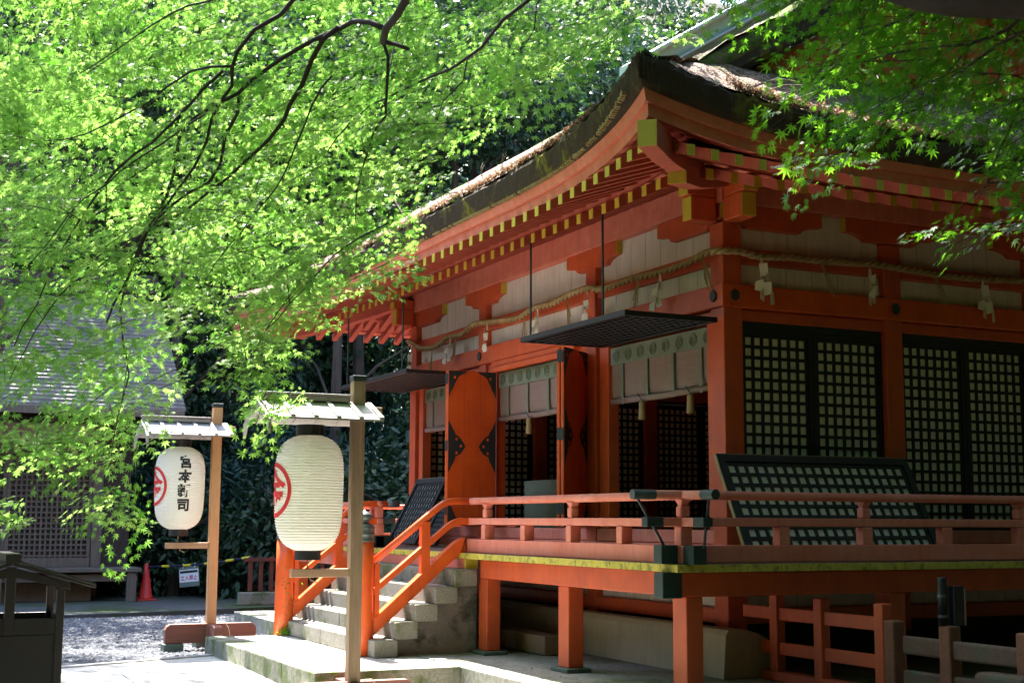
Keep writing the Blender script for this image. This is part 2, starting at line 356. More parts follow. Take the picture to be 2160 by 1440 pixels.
# white boards with seams, above and below the doors
def boards(x0, x1, y, z0, z1, axis, m='white', sgn=1):
    mb = MB(); a = x0; 
    while a < x1-.01:
        w = min(.29+.06*rng.random(), x1-a)
        if x1-a-w < .06: w = x1-a
        if axis == 'x': mb.box(a+.003, a+w-.003, y, y+.03, z0, z1)
        else: mb.box(y-.03, y, a+.003, a+w-.003, z0, z1)
        a += w
    return mb
for i in range(3):
    a, b = postx[i+1][1], postx[i][0]
    for z0, z1 in ((3.881, 4.099), (4.251, 4.679)):
        part(boards(a, b, .085, z0, z1, 'x'), 'wall_boards', 'white', .002)
    part(boards(a, b, .085, .80, 1.284, 'x'), 'wall_boards', 'white', .002)
    a, b = posty[i][1], posty[i+1][0]
    for z0, z1 in ((3.881, 4.099), (4.251, 4.679), (.80, 1.284)):
        part(boards(a, b, -.085, z0, z1, 'y'), 'wall_boards', 'white', .002)
        part(boards(a, b, LX+.115, z0, z1, 'y'), 'wall_boards', 'white', .002)
part(MB().box(LX+.24, -.24, BY-.12, BY-.08, 1.53, 4.68), 'back_wall', 'verm')
part(MB().box(LX+.12, -.12, .12, BY-.12, 1.42, 1.46), 'room_floor', 'inner')
part(MB().box(LX+.12, -.12, .13, BY-.12, 4.7, 4.74), 'ceiling', 'soffit')
part(MB().box(LX+.5, -.5, .5, BY-.5, .2, 1.2), 'foundation_core', 'halldark')
# boat-shaped brackets with yellow ends on every post
def bracket_poly(l, h, tip):
    p = [(-l, h), (-l, h*.42)]
    for k in range(1, 6):
        a = k/6*math.pi/2; p.append((-l+.27*math.sin(a)+.0, h*.42-h*.42*(1-math.cos(a))*1.0))
    p2 = [(-x, z) for x, z in p][::-1]
    return p+p2
bp = bracket_poly(.58, .255, .1)
def bracket(c, u, w, t, lens=(.50, .50)):
    q = [(x if abs(x) < .5 else x, z) for x, z in bp]
    b = part(MB().prism(q, c, u, (0,0,1), w, t), 'bracket', 'verm', .008)
    for s in (-1, 1):
        c2 = Vector(c)+Vector(u)*(s*.581)
        MB().prism([(0, .11), (s*.006, .11), (s*.006, .253), (0, .253)][::s], c2, u, (0,0,1), w, t).build('yellow_end', 'yellow', b)
    return b
for x0, x1 in postx[1:3]: bracket(((x0+x1)/2, .005, 4.424), (1,0,0), (0,1,0), .21)
for y0, y1 in posty[1:3]:
    bracket((-.005, (y0+y1)/2, 4.424), (0,1,0), (-1,0,0), .21); bracket((LX+.215, (y0+y1)/2, 4.424), (0,1,0), (-1,0,0), .21)
# corner noses: beam ends that cross at the corners
for cx, sx in ((0, 1), (LX, -1)):
    xi = cx-sx*.13
    for (l, z0, z1) in ((.46, 4.485, 4.722), (.50, 4.726, 4.87)):
        for ax in (0, 1):
            if ax == 0: q = MB().box(min(cx+sx*.001, cx+sx*(l-.15)), max(cx+sx*.001, cx+sx*(l-.15)), .008, .175, z0, z1)
            else: q = MB().box(xi-.08, xi+.08, -(l-.15), -.03, z0, z1)
            n_ = part(q, 'beam_nose', 'verm', .012)
            if ax == 0: q = MB().box(*sorted((cx+sx*(l-.149), cx+sx*(l-.141))), .012, .171, z0+.006, z1-.006)
            else: q = MB().box(xi-.076, xi+.076, -(l-.141), -(l-.149), z0+.006, z1-.006)
            q.build('yellow_end', 'yellow', n_)
    b = MB()
    bracket((cx-sx*.62, .005, 4.424), (1,0,0), (0,1,0), .20)
    if cx == 0: bracket((-.005, .62, 4.424), (0,1,0), (-1,0,0), .20)
# hexagonal nail covers on the head beam
def studs(c, u, w):
    q = [(math.cos(R(60*k+90))*.055, math.sin(R(60*k+90))*.062) for k in range(6)]
    part(MB().prism(q, c, u, (0,0,1), w, .02), 'nail_cover', 'ironwork', .006)
for x in (-.115, -2.652, -5.643, LX+.11): studs((x, -.031, 3.77), (1,0,0), (0,-1,0))
for y in (.11, 2.08, 4.06): studs((.031, y, 3.77), (0,1,0), (1,0,0))
# plastered mound under the front edge
prof = [(-.33, .221), (-.30, .60), (-.27, .645), (-.2, .655)]+[(-.2+.53*math.sin(a), .26+.395*math.cos(a)) for a in [k/10*math.pi/2 for k in range(1, 11)]]+[(.33, .221)]
part(MB().prism([(y, z) for y, z in prof], (-8.6, 0, 0), (0,1,0), (0,0,1), (1,0,0), 9.0), 'plastered_mound', 'plaster', 0)
# --- veranda
OUT = 1.48
def deckside(x0, x1, y0, y1, z0=1.205, z1=ZD): return MB().box(x0, x1, y0, y1, z0, z1)
dk = MB()
a = LX-OUT+.02
def boardrow(mb, s0, s1, mk):
    a = s0
    while a < s1-.02:
        w = min(.26+.09*rng.random(), s1-a); mk(a+.003, a+w-.003, .004*rng.random()); a += w
boardrow(dk, LX-OUT+1.5, OUT-1.5, lambda p, q, d: dk.box(p, q, -OUT+.03, -.03, 1.207, ZD-d))
boardrow(dk, -.02, BY+OUT, lambda p, q, d: dk.box(.03, OUT-.03, p, q, 1.207, ZD-d))
boardrow(dk, -.02, BY+OUT, lambda p, q, d: dk.box(LX-OUT+.03, LX-.03, p, q, 1.207, ZD-d))
boardrow(dk, -OUT+.03, -.03, lambda p, q, d: dk.box(-.015, OUT-.03, p, q, 1.207, ZD-d))
boardrow(dk, -OUT+.03, -.03, lambda p, q, d: dk.box(LX-OUT+.03, LX+.015, p, q, 1.207, ZD-d))
dko = part(dk, 'veranda_floor', 'deck', .003)
ye = MB()
boardrow(ye, LX-OUT, OUT-.001, lambda p, q, d: ye.box(p, q, -OUT, -OUT+.029, 1.206, ZD-.002-d*.5))
boardrow(ye, -OUT+.03, BY+OUT, lambda p, q, d: ye.box(OUT-.029, OUT, p, q, 1.206, ZD-.002-d*.5))
boardrow(ye, -OUT+.03, BY+OUT, lambda p, q, d: ye.box(LX-OUT, LX-OUT+.029, p, q, 1.206, ZD-.002-d*.5))
ye.build('yellow_board_edge', 'yellowdeck', dko, .003)
# beams under the veranda edge, their ends capped with metal
be = 1.36
part(MB().box(LX-be-.55, -6.05, -be, -be+.13, 1.005, 1.203), 'veranda_beam', 'faded', .01)
part(MB().box(LX-be-.57, LX-be-.33, -be-.006, -be+.136, .998, 1.2035), 'metal_cap', 'capg', .008)
part(MB().box(-2.62, be-.14, -be, -be+.13, 1.005, 1.203), 'veranda_beam', 'verm', .01)
part(MB().box(be-.13, be-.002, -be-.17, BY+be, 1.005, 1.200), 'veranda_beam', 'verm', .01)
part(MB().box(LX-be+.002, LX-be+.13, -be-.17, BY+be, 1.005, 1.200), 'veranda_beam', 'verm', .01)
for cx, s in ((be-.13, 1), (LX-be+.0, -1)):
    part(MB().box(cx-.006, cx+.136, -be-.19, -be-.005, .998, 1.2035), 'metal_cap', 'cap', .008)
def deckpost(x, y, m='verm'):
    o = part(MB().box(x-.105, x+.105, y-.08, y+.08, .255, 1.004), 'veranda_post', m, .01)
    MB().box(x-.17, x+.17, y-.13, y+.13, .216, .255).build('stone_pad', 'padstone', o, .008)
for x in (-2.62, -.78, ): deckpost(x+.02, -1.255)
deckpost(be-.125, -be+.125); deckpost(LX-be+.12, -be+.12)
for x in (-6.3,): deckpost(x, -1.255)
for y in (.85, 2.9, 4.9): deckpost(be-.11, y); deckpost(LX-be+.11, y)
# --- veranda railing
RP = 1.33
def rail_h(p0, p1, axis, fix, z0, z1, th, name, m, rounded=False):
    if rounded:
        zc, r = (z0+z1)/2, (z1-z0)/2
        n = 14; pts = []
        for k in range(n+1):
            t = p0+(p1-p0)*k/n
            pts.append((t, fix, zc) if axis == 'x' else (fix, t, zc))
        return part(MB().tube(pts, r, 14), name, m, 0, True)
    q = MB().box(p0, p1, fix-th/2, fix+th/2, z0, z1) if axis == 'x' else MB().box(fix-th/2, fix+th/2, p0, p1, z0, z1)
    return part(q, name, m, .008)
def capbox(x0, x1, y0, y1, z0, z1): part(MB().box(x0, x1, y0, y1, z0, z1), 'metal_cap', 'cap', .008)
XE = -3.0
for nm, z0, z1, th, rd in (('handrail', 1.782, 1.858, .08, True), ('middle_rail', 1.568, 1.638, .085, False), ('bottom_rail', 1.272, 1.415, .12, False)):
    e = {'handrail': .47, 'middle_rail': .36, 'bottom_rail': .24}[nm]; eL = {'handrail': .20, 'middle_rail': .20, 'bottom_rail': .24}[nm]
    rail_h(XE, RP+e, 'x', -RP, z0, z1, th, nm, 'rail', rd)
    rail_h(LX-RP-eL, -5.8, 'x', -RP, z0, z1, th, nm, 'rail', rd)
    for fx in (RP, LX-RP):
        rail_h(-RP-(e if fx > 0 else eL), BY+RP, 'y', fx, z0+.003, z1+.003, th, nm, 'rail', rd)
    for sx, fx in ((1, RP), (-1, LX-RP)):
        e2 = e if sx > 0 else eL
        if rd:
            part(MB().tube([(fx+sx*(e2-.17), -RP, (z0+z1)/2), (fx+sx*(e2+.006), -RP, (z0+z1)/2)], .041, 16), 'metal_cap', 'cap', 0, False)
            part(MB().tube([(fx, -RP-(e2-.20), (z0+z1)/2+.003), (fx, -RP-e2-.006, (z0+z1)/2+.003)], .041, 16), 'metal_cap', 'capg', 0, False)
        else:
            g = .004; h = th/2+g
            xa, xb = sorted((fx+sx*(e2-.15), fx+sx*(e2+.006)))
            capbox(xa, xb, -RP-h, -RP+h, z0-g*.5, z1+g); capbox(fx-h, fx+h, -RP-e2-.006, -RP-e2+.15, z0-g*.3, z1+g+.003)
def strut(x, y, full, axis='x'):
    a, b = (.05, .055)
    part(MB().box(x-a, x+a, y-b, y+b, 1.416, 1.567), 'railing_block', 'rail', .008)
    if full:
        o = part(MB().box(x-.042, x+.042, y-.045, y+.045, 1.642, 1.735), 'railing_post', 'rail', .015)
        MB().add([(x-.022,y-.03,1.735),(x+.022,y-.03,1.735),(x+.022,y+.03,1.735),(x-.022,y+.03,1.735),(x-.055,y-.04,1.785),(x+.055,y-.04,1.785),(x+.055,y+.04,1.785),(x-.055,y+.04,1.785)],
                 [(0,3,2,1),(4,5,6,7),(0,1,5,4),(1,2,6,5),(2,3,7,6),(3,0,4,7)]).build('rail_cradle', 'rail', o)
for i, x in enumerate((-2.50, -1.55, -.57, .38, RP)): strut(x, -RP, i in (0, 2, 4))
for i, y in enumerate((-.36, .52, 1.42, 2.32, 3.2, 4.1, 5.0, 5.9)): strut(RP, y, i % 2 == 1)
for i, y in enumerate((-RP, -.36, .52, 1.42, 2.32, 3.2, 4.1, 5.0)): strut(LX-RP, y, i % 2 == 0)
for i, x in enumerate((-6.1, -7.2, -8.3)): strut(x, -RP, i % 2 == 0)
# thin iron stays at the corner of the railing
part(MB().tube([(RP-.02, -RP-.42, 1.80), (RP-.02, -RP-.16, 1.40)], .012, 6), 'iron_stay', 'ironwork')
part(MB().tube([(RP+.38, -RP+.0, 1.80), (RP+.30, -RP, 1.40)], .012, 6), 'iron_stay', 'ironwork')

# --- lattice panels
def lattice(parent, name, o, u, v, w, cols, rows, pitch, bar=.031, fr=.055, th=.035, paper=True, label=None):
    o, u, v, w = Vector(o), Vector(u).normalized(), Vector(v).normalized(), Vector(w).normalized()
    W_, H_ = cols*pitch+bar+2*fr, rows*pitch+bar+2*fr; mb = MB()
    def bx(a0, a1, b0, b1, c0, c1):
        p = [o+u*a+v*b+w*c for a, b, c in ((a0,b0,c0),(a1,b0,c0),(a1,b1,c0),(a0,b1,c0),(a0,b0,c1),(a1,b0,c1),(a1,b1,c1),(a0,b1,c1))]
        mb.hexa(p)
    bx(0, W_, 0, fr, 0, th); bx(0, W_, H_-fr, H_, 0, th); bx(0, fr, fr, H_-fr, 0, th); bx(W_-fr, W_, fr, H_-fr, 0, th)
    for i in range(cols+1): bx(fr+i*pitch, fr+i*pitch+bar, fr, H_-fr, .006, .022)
    for i in range(rows+1): bx(fr, W_-fr, fr+i*pitch, fr+i*pitch+bar, .0045, .020)
    ob = mb.build(name, 'black', parent)
    if paper:
        q = MB(); p = [o+u*a+v*b+w*(.002) for a, b in ((fr*.5, fr*.5), (W_-fr*.5, fr*.5), (W_-fr*.5, H_-fr*.5), (fr*.5, H_-fr*.5))]
        q.add(p+[k+w*.002 for k in p], [(3,2,1,0),(4,5,6,7),(0,1,5,4),(1,2,6,5),(2,3,7,6),(3,0,4,7)]); q.build('paper_sheet', 'paper', ob)
    return ob, W_, H_
def bay_lattices(x, w, y0, y1, inner=False):
    n = 7; fr = .045; wd = (y1-y0)/2-.003; pitch = (wd-2*fr-.034)/n
    rows = int((3.53-1.54-.034-2*fr)/pitch); H_ = rows*pitch+.034+2*fr
    for k in range(2):
        lattice(shrine, 'lattice_shutter', (x, y0+k*(wd+.006), 1.535), (0,1,0), (0,0,1), w, n, rows, pitch, fr=fr)
    part(MB().box(x-.02, x+.03, y0, y1, 1.535+H_+.002, 3.539), 'shutter_header', 'black')
for i in range(3):
    bay_lattices(-.10, (1,0,0), posty[i][1]+.003, posty[i+1][0]-.003)
    bay_lattices(LX+.12, (1,0,0), posty[i][1]+.003, posty[i+1][0]-.003)
# bay jambs beside the front openings
for x0, x1 in ((-.34, -.228), (-2.50, -2.30), (-2.96, -2.77), (-5.50, -5.24), (-7.95, -7.8)):
    part(MB().box(x0, x1, .03, .17, 1.532, 3.538), 'jamb', 'verm', .01)
part(MB().box(-5.235, -2.965, -.05, .02, 3.575, 3.652), 'door_lintel', 'fresh', .01)
part(MB().box(-5.18, -3.0, -.085, -.02, 3.50, 3.572), 'door_lintel', 'fresh', .01)
# --- folding doors with iron corner pieces
def fit_top(): return [(5,3),(155,3),(150,15),(130,25),(105,35),(80,55),(65,85),(50,115),(40,145),(20,175),(13,205),(5,208)]
def fit_mid(): return [(5,-208),(15,-193),(30,-158),(55,-118),(65,-93),(90,-78),(105,-63),(130,-28),(147,0),(130,28),(105,63),(90,72),(65,82),(55,122),(30,162),(15,197),(5,210)]
def door(h, d, th, side, lab):
    # h hinge point, d unit direction, leaf .67 wide, z 1.545..3.53; side: which face carries the fittings
    h, d = Vector(h), Vector(d).normalized(); nrm = Vector((d.y, -d.x, 0))*side; W_, z0, z1 = .67, 1.545, 3.505
    def leaf(off, withfit):
        b = MB(); p = []
        for c in (off, off+th):
            p.append([h+nrm*c, h+d*W_+nrm*c])
        (a0, a1), (b0, b1) = p
        b.hexa([(*a0.xy, z0), (*a1.xy, z0), (*b1.xy, z0), (*b0.xy, z0), (*a0.xy, z1), (*a1.xy, z1), (*b1.xy, z1), (*b0.xy, z1)])
        o = part(b, 'door', 'fresh', .004)
        if withfit:
            base = h+nrm*(off+th+.0005); sx, sz = W_/405, 1/640
            for mir in (0, 1):
                def q(poly, zc, flip):
                    pts = [((W_-x*sx) if mir else x*sx, (-y*sz if not flip else y*sz)) for x, y in poly]
                    MB().prism(pts, base+Vector((0,0,zc)), d, (0,0,1), nrm, .006).build('iron_fitting', 'ironwork', o)
                q(fit_top(), z1, False); q(fit_mid(), (z0+z1)/2+.02, False); q(fit_top(), z0, True)
                zm = (z0+z1)/2+.02
                for hx, hz_ in ((52, z1-58/640), (108, zm), (72, zm+56/640), (72, zm-56/640)):
                    a_ = (W_-hx*sx) if mir else hx*sx
                    MB().prism([(a_+.017*math.cos(k*.785), .024*math.sin(k*.785)*(1 if k < 5 else .7)) for k in range(8)], base+Vector((0,0,hz_))+nrm*.0062, d, (0,0,1), nrm, .001).build('fitting_opening', 'fresh', o)
            for gx in (.33, .66):
                MB().prism([(W_*gx, -(z1-z0)/2+.0), (W_*gx+.003, -(z1-z0)/2), (W_*gx+.003, (z1-z0)/2), (W_*gx, (z1-z0)/2)], base+Vector((0,0,(z0+z1)/2)), d, (0,0,1), nrm, .0006).build('board_joint', 'verm_dark', o)
        return o
    leaf(.0, False); leaf(th+.012, True)
    for z in (1.75, 2.55, 3.4):
        c = h+d*(W_+.001)+nrm*(th+.006)
        part(MB().prism([(-.036,-.065),(.036,-.065),(.036,.065),(-.036,.065)], c+Vector((0,0,z)), nrm, (0,0,1), d, .007), 'door_hinge', 'ironwork')
door((-5.225, -.02, 0), (0, -1, 0), .036, -1, 'left')
door((-2.82, -.03, 0), (.62, -.785, 0), .036, -1, 'right')

# hoisted lattice shutters above the side bays, with their iron rods
def hoisted(x0, x1, lab):
    z = 3.50; o = MB(); t = .022
    y0, y1 = -1.08, -.055
    o.box(x0, x1, y0, y0+.06, z, z+.05); o.box(x0, x1, y1-.06, y1, z+.0, z+.05); o.box(x0, x0+.06, y0+.061, y1-.061, z, z+.05); o.box(x1-.06, x1, y0+.061, y1-.061, z, z+.05)
    n = int((x1-x0-.12)/.11)
    for i in range(1, n): o.box(x0+.06+i*.11-.015, x0+.06+i*.11+.015, y0+.061, y1-.061, z+.004, z+.036)
    for i in range(1, 9): o.box(x0+.061, x1-.061, y0+.06+i*.1-.015, y0+.06+i*.1+.015, z+.001, z+.04)
    ob = part(o, 'hoisted_shutter', 'black', .004)
    MB().box(x0+.03, x1-.03, y0+.03, y1-.03, z+.041, z+.046).build('back_board', 'hallwood', ob)
    MB().box(x0+.01, x1-.01, y0+.01, y0+.05, z+.0505, z+.056).build('weathered_edge', 'hallwood', ob)
    for x in (x0+.13, x1-.52 if x1 > -1 else x1-.3):
        part(MB().tube([(x, y0+.06, z+.02), (x, y0+.06, 4.62)], .012, 8), 'hanging_rod', 'ironwork')
hoisted(-2.24, -.02, 'right'); hoisted(LX-.02, -5.62, 'left')
# low stair-side of the threshold: worn board ends
# --- eaves: soffit, rafters, fascia, thatch edge
XM = LX/2
def tt(x): return x if x > XM else LX-x          # distance past the corner line, same on both sides
def uu(t): return max(0.0, (t+1.0)/3.3)
def rise(t): return .14*uu(t)**2
def sweep(t): return .36*uu(t)**2.5
def sz(t, out, base):                              # rise fades towards the wall
    return base+rise(t)*min(1.0, max(0.0, out/1.8))**1.2
def frameA(x, out, z): return (x, -out, z)
def frameB(y, out, z): return (out, y, z)
def frameC(y, out, z): return (LX-out, y, z)
def frameD(x, out, z): return (x, BY+out, z)
TJ, TH = 1.05, 1.77
def ji_z(out): return 4.975-.395*out+.085          # top of base rafters
def hi_z(out): return 4.74+.10+(-.355)*(out-.93)    # top of flying rafters
def rafter_bar(fr, s, o0, o1, zf, h, w, t):
    p = []
    for o_ in (o0, o1):
        z = sz(t, o_, zf(o_))
        for ds, dz in ((-w/2, -h), (w/2, -h), (w/2, 0), (-w/2, 0)): p.append(fr(s+ds, o_, z+dz))
    return MB().add(p, [(0,1,2,3),(7,6,5,4),(0,4,5,1),(1,5,6,2),(2,6,7,3),(3,7,4,0)])
def tip_plate(fr, s, o, zf, h, w, t, dslope):
    z = sz(t, o, zf(o)); p = []
    for oo in (o, o+.006):
        for ds, dz in ((-w/2+.003, -h+.003), (w/2-.003, -h+.003), (w/2-.003, -.003), (-w/2+.003, -.003)): p.append(fr(s+ds, oo, z+dz))
    return MB().add(p, [(0,1,2,3),(7,6,5,4),(0,4,5,1),(1,5,6,2),(2,6,7,3),(3,7,4,0)])
SP = .2575
def side(fr, s_list, tf, visible):
    st = MB(); sy = MB()
    for s in s_list:
        t = tf(s)
        for nm, o1, zf, h, w in (('base_rafter', TJ, ji_z, .10, .085), ('flying_rafter', TH, hi_z, .095, .08)):
            o1s = o1+sweep(t)*(1 if nm == 'flying_rafter' else .35)
            o0 = (-.05 if nm == 'base_rafter' else .80)
            if t > 0: o0 = max(o0, t+.06)
            if o0 > o1s-.08: continue
            if visible(s):
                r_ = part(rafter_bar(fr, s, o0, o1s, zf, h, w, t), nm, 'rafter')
                tip_plate(fr, s, o1s, zf, h, w, t, 0).build('yellow_tip', 'yellow', r_)
            else:
                k = rafter_bar(fr, s, o0, o1s, zf, h, w, t); st.add(k.v, k.f)
    if st.v: tag(part(st, 'hidden_rafters', 'rafter'), kind='stuff')
xsA = [-.066+.13+SP*k for k in range(-40, 8)]
ysB = [-1.63+SP*k for k in range(0, 38)]
side(frameA, xsA, lambda x: max(tt(x), -9), lambda x: True)
def tB(y): return max(-y, y-BY)
side(frameB, ysB, tB, lambda y: y < 3.2)
side(frameC, ysB, tB, lambda y: y < 3.2)
# soffit boards, kioi, fascia and thatch edge run all round
def loop_points(outf, zf, n=40, extra=0.0):
    """closed loop round the eaves: outf(t) offset, zf(t) height"""
    pts = []
    def run(fr, s0, s1, tf, back=False):
        for k in range(n):
            s = s0+(s1-s0)*k/n
            # reparametrise so both corners are met at offset = their own sweep
            pts.append((fr, s, tf(s)))
    return pts
def ringsurf(name, m, prof, smooth=False, nseg=56, sides='ABCD', bump_=0, parent=None):
    """prof: list of (out, z, sweepfactor, risefactor) making a cross section; swept round the four sides with mitred corners"""
    obs = []
    for sd in sides:
        rows = []
        for (o_, z_, sf, rf) in prof:
            row = []
            oc = o_+sf*sweep(2.3)                  # offset at the corner
            for k in range(nseg+1):
                q = k/nseg
                a = .5-.5*math.cos(q*math.pi)       # denser near the corners
                if sd in 'AD':
                    s = (LX-oc)+(LX*-1+2*oc)*a; t = max(-s*-1 if False else s, LX-s); t = max(s, LX-s)
                else:
                    s = -oc+(BY+2*oc)*a; t = max(-s, s-BY)
                t_ = min(t, 2.3) if t > -1 else -1
                out = o_+sf*sweep(t_*(2.3/oc) if t_ > 0 else t_)
                # keep mitre exact
                if abs(q) < 1e-9 or abs(q-1) < 1e-9: out = oc
                z = z_+rf*rise(min(2.3, t_*(2.3/oc) if t_ > 0 else t_))
                fr = {'A': frameA, 'B': frameB, 'C': frameC, 'D': frameD}[sd]
                if bump_ and 0 < k < nseg:
                    i_ = len(rows); w_ = bump_*(.35 if i_ < 2 else 1.0)*(math.sin(s*5.3+i_)*.5+math.sin(s*13.7+i_*2.1)*.4+math.sin(s*31+i_*4)*.35+random.gauss(0, .45))
                    out += w_*.8; z += w_*(.35 if i_ < 5 else 1)
                row.append(fr(s, out, z))
            rows.append(row)
        mb = MB().grid(rows)
        # close the cross section and the ends
        n = nseg+1; L = len(prof)
        for j in range(nseg):
            a = (L-1)*n+j; mb.f.append((a, a+1, j+1, j))
        mb.f.append(tuple(i*n for i in range(L))); mb.f.append(tuple(i*n+nseg for i in range(L))[::-1])
        ob = mb.build(name, m, parent or shrine, 0, smooth)
        obs.append(ob)
    return obs
# base soffit (on top of base rafters) and flying soffit
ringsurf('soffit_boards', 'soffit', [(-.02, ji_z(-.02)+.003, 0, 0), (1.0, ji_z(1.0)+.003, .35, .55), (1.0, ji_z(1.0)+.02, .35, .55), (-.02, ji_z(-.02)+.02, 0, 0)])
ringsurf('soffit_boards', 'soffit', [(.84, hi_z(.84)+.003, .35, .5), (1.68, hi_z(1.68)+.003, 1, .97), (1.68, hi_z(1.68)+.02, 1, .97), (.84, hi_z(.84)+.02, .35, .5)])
ringsurf('eave_batten', 'faded', [(.90, ji_z(.98)+.006, .35, .5), (1.0, ji_z(.98)+.006, .35, .5), (.99, ji_z(.98)+.085, .35, .5), (.90, ji_z(.98)+.085, .35, .5)])
zt = hi_z(1.7)
ringsurf('fascia_board', 'faded', [(1.62, zt+.02, 1, 1), (1.72, zt-.008, 1, 1), (1.735, zt+.075, 1, 1.1), (1.62, zt+.075, 1, 1.1)])
ringsurf('upper_fascia', 'faded', [(1.62, zt+.077, 1, 1.1), (1.775, zt+.077, 1, 1.1), (1.80, zt+.150, 1.05, 1.2), (1.62, zt+.150, 1.05, 1.2)])
ZT0 = zt+.153
thp = [(1.60, ZT0, 1.05, 1.2), (1.825, ZT0, 1.08, 1.2), (1.86, ZT0+.03, 1.1, 1.2), (1.885, ZT0+.10, 1.1, 1.25), (1.905, ZT0+.18, 1.1, 1.3), (1.89, ZT0+.22, 1.1, 1.3), (1.80, ZT0+.25, 1.1, 1.3), (1.5, ZT0+.36, 1.0, 1.2)]
ringsurf('thatch_edge', 'thatch', thp, False, 190, 'ABCD', .013)
rd_ = MB(); x = -5.0
while x < 1.95:
    t = tt(x); L_ = random.uniform(.012, .03); o_ = 1.80+1.07*sweep(min(2.3, max(t, -1)*1.2 if t > 0 else t)); z = ZT0+1.2*rise(min(2.3, max(t, -1)*1.2 if t > 0 else max(t, -1)))-.004
    if random.random() < .82: rd_.box(x, x+.02, -o_-.045, -o_-.0, z, z+random.uniform(.02, .045))
    x += L_+.02
tag(part(rd_, 'reed_ends', 'straw'), kind='stuff')
# hip rafters at the two front corners
for cx, sx in ((0, 1), (LX, -1)):
    d = Vector((sx, -1, 0)).normalized()
    def hip(o0, o1, z0, z1, w, h, nm):
        a = Vector((cx+sx*o0, -o0, z0)); b = Vector((cx+sx*o1, -o1, z1)); m_ = (a+b)/2+Vector((0, 0, -.05))
        q = MB(); side_ = Vector((d.y*-1, d.x, 0))
        pts = []
        for c in (a, a.lerp(b, .35)+Vector((0,0,-.03)), a.lerp(b, .7)+Vector((0,0,-.035)), b):
            for i, j in ((-1, -1), (1, -1), (1, 0), (-1, 0)): pts.append(c+side_*(w/2*i)+Vector((0,0,h*j if j else 0)))
        fs = [(0,1,2,3), (15,14,13,12)]
        for k in range(3):
            for e in range(4): fs.append((k*4+e, k*4+4+e, k*4+4+(e+1)%4, k*4+(e+1)%4))
        o = part(q.add(pts, fs), nm, 'rafter', .008)
        p = [b+d*.0+side_*(w/2*i*.97)+Vector((0,0,h*j*.98-.002)) for i, j in ((-1,-1),(1,-1),(1,0),(-1,0))]
        MB().add(p+[k+d*.008 for k in p], [(0,1,2,3),(7,6,5,4),(0,4,5,1),(1,5,6,2),(2,6,7,3),(3,7,4,0)]).build('yellow_tip', 'yellow', o)
    hip(.0, 1.385, 5.0, 4.565, .165, .17, 'hip_rafter')
    hip(.85, 2.11, 4.80, 4.655, .155, .21, 'flying_hip_rafter')

# --- roof surface
def rz(d):   # height of the bark surface at distance d up-slope from the eave line
    return ZT0+.23+.70*d-.018*d*d
EO = 1.89
def wob(x, y): return .025*math.sin(x*3.1+y*1.7)+.02*math.sin(x*7.3-y*5.1)+.012*math.sin(x*17+y*13)
def slope(fr, s_lo, s_hi, dmax, trim_hi, trim_lo, nd=30, ns=90, tf=None):
    rows = []
    for i in range(nd+1):
        d = dmax*(i/nd)**1.15; row = []
        base = EO-d
        lo = s_lo(base); hi = s_hi(base)
        for k in range(ns+1):
            a = k/ns; a = .5-.5*math.cos(a*math.pi); s = lo+(hi-lo)*a; t = tf(s)
            fade = max(0, 1-d/1.6)
            out = base+1.1*sweep(min(2.3, max(t, -1)*(1 if t < 0 else 2.3/2.29)))*fade**1.5 if d < 1.6 else base
            if abs(a) < 1e-9 or abs(a-1) < 1e-9: pass
            z = rz(d)+1.3*rise(min(2.3, max(t, -1)))*max(0, 1-d/2.2)**1.6
            x, y, z = fr(s, out, z); row.append((x, y, z+wob(x, y)*min(1, d*3+.3)))
        rows.append(row)
    return rows
VG = .85        # the gable overhang (verge) line
def hipx(base):
    o_ = base+1.1*sweep(2.3)*max(0, 1-(EO-base)/1.6)**1.5 if EO-base < 1.6 else base
    return o_
rowsA = slope(frameA, lambda b: LX-max(hipx(b), VG), lambda b: max(hipx(b), VG), 4.97, 0, 0, tf=lambda x: tt(x))
part(MB().grid(rowsA), 'roof_slope', 'litter', 0, True)
rowsD = [[(x, BY-y, z) for x, y, z in r_] for r_ in rowsA]
part(MB().grid(rowsD), 'roof_slope', 'litter', 0, True)
rowsB = slope(frameB, lambda b: -hipx(b), lambda b: BY+hipx(b), 1.66, 0, 0, nd=16, tf=tB)
part(MB().grid(rowsB), 'roof_slope', 'litter', 0, True)
part(MB().grid([[(LX-x, y, z) for x, y, z in r_] for r_ in rowsB]), 'roof_slope', 'litter', 0, True)
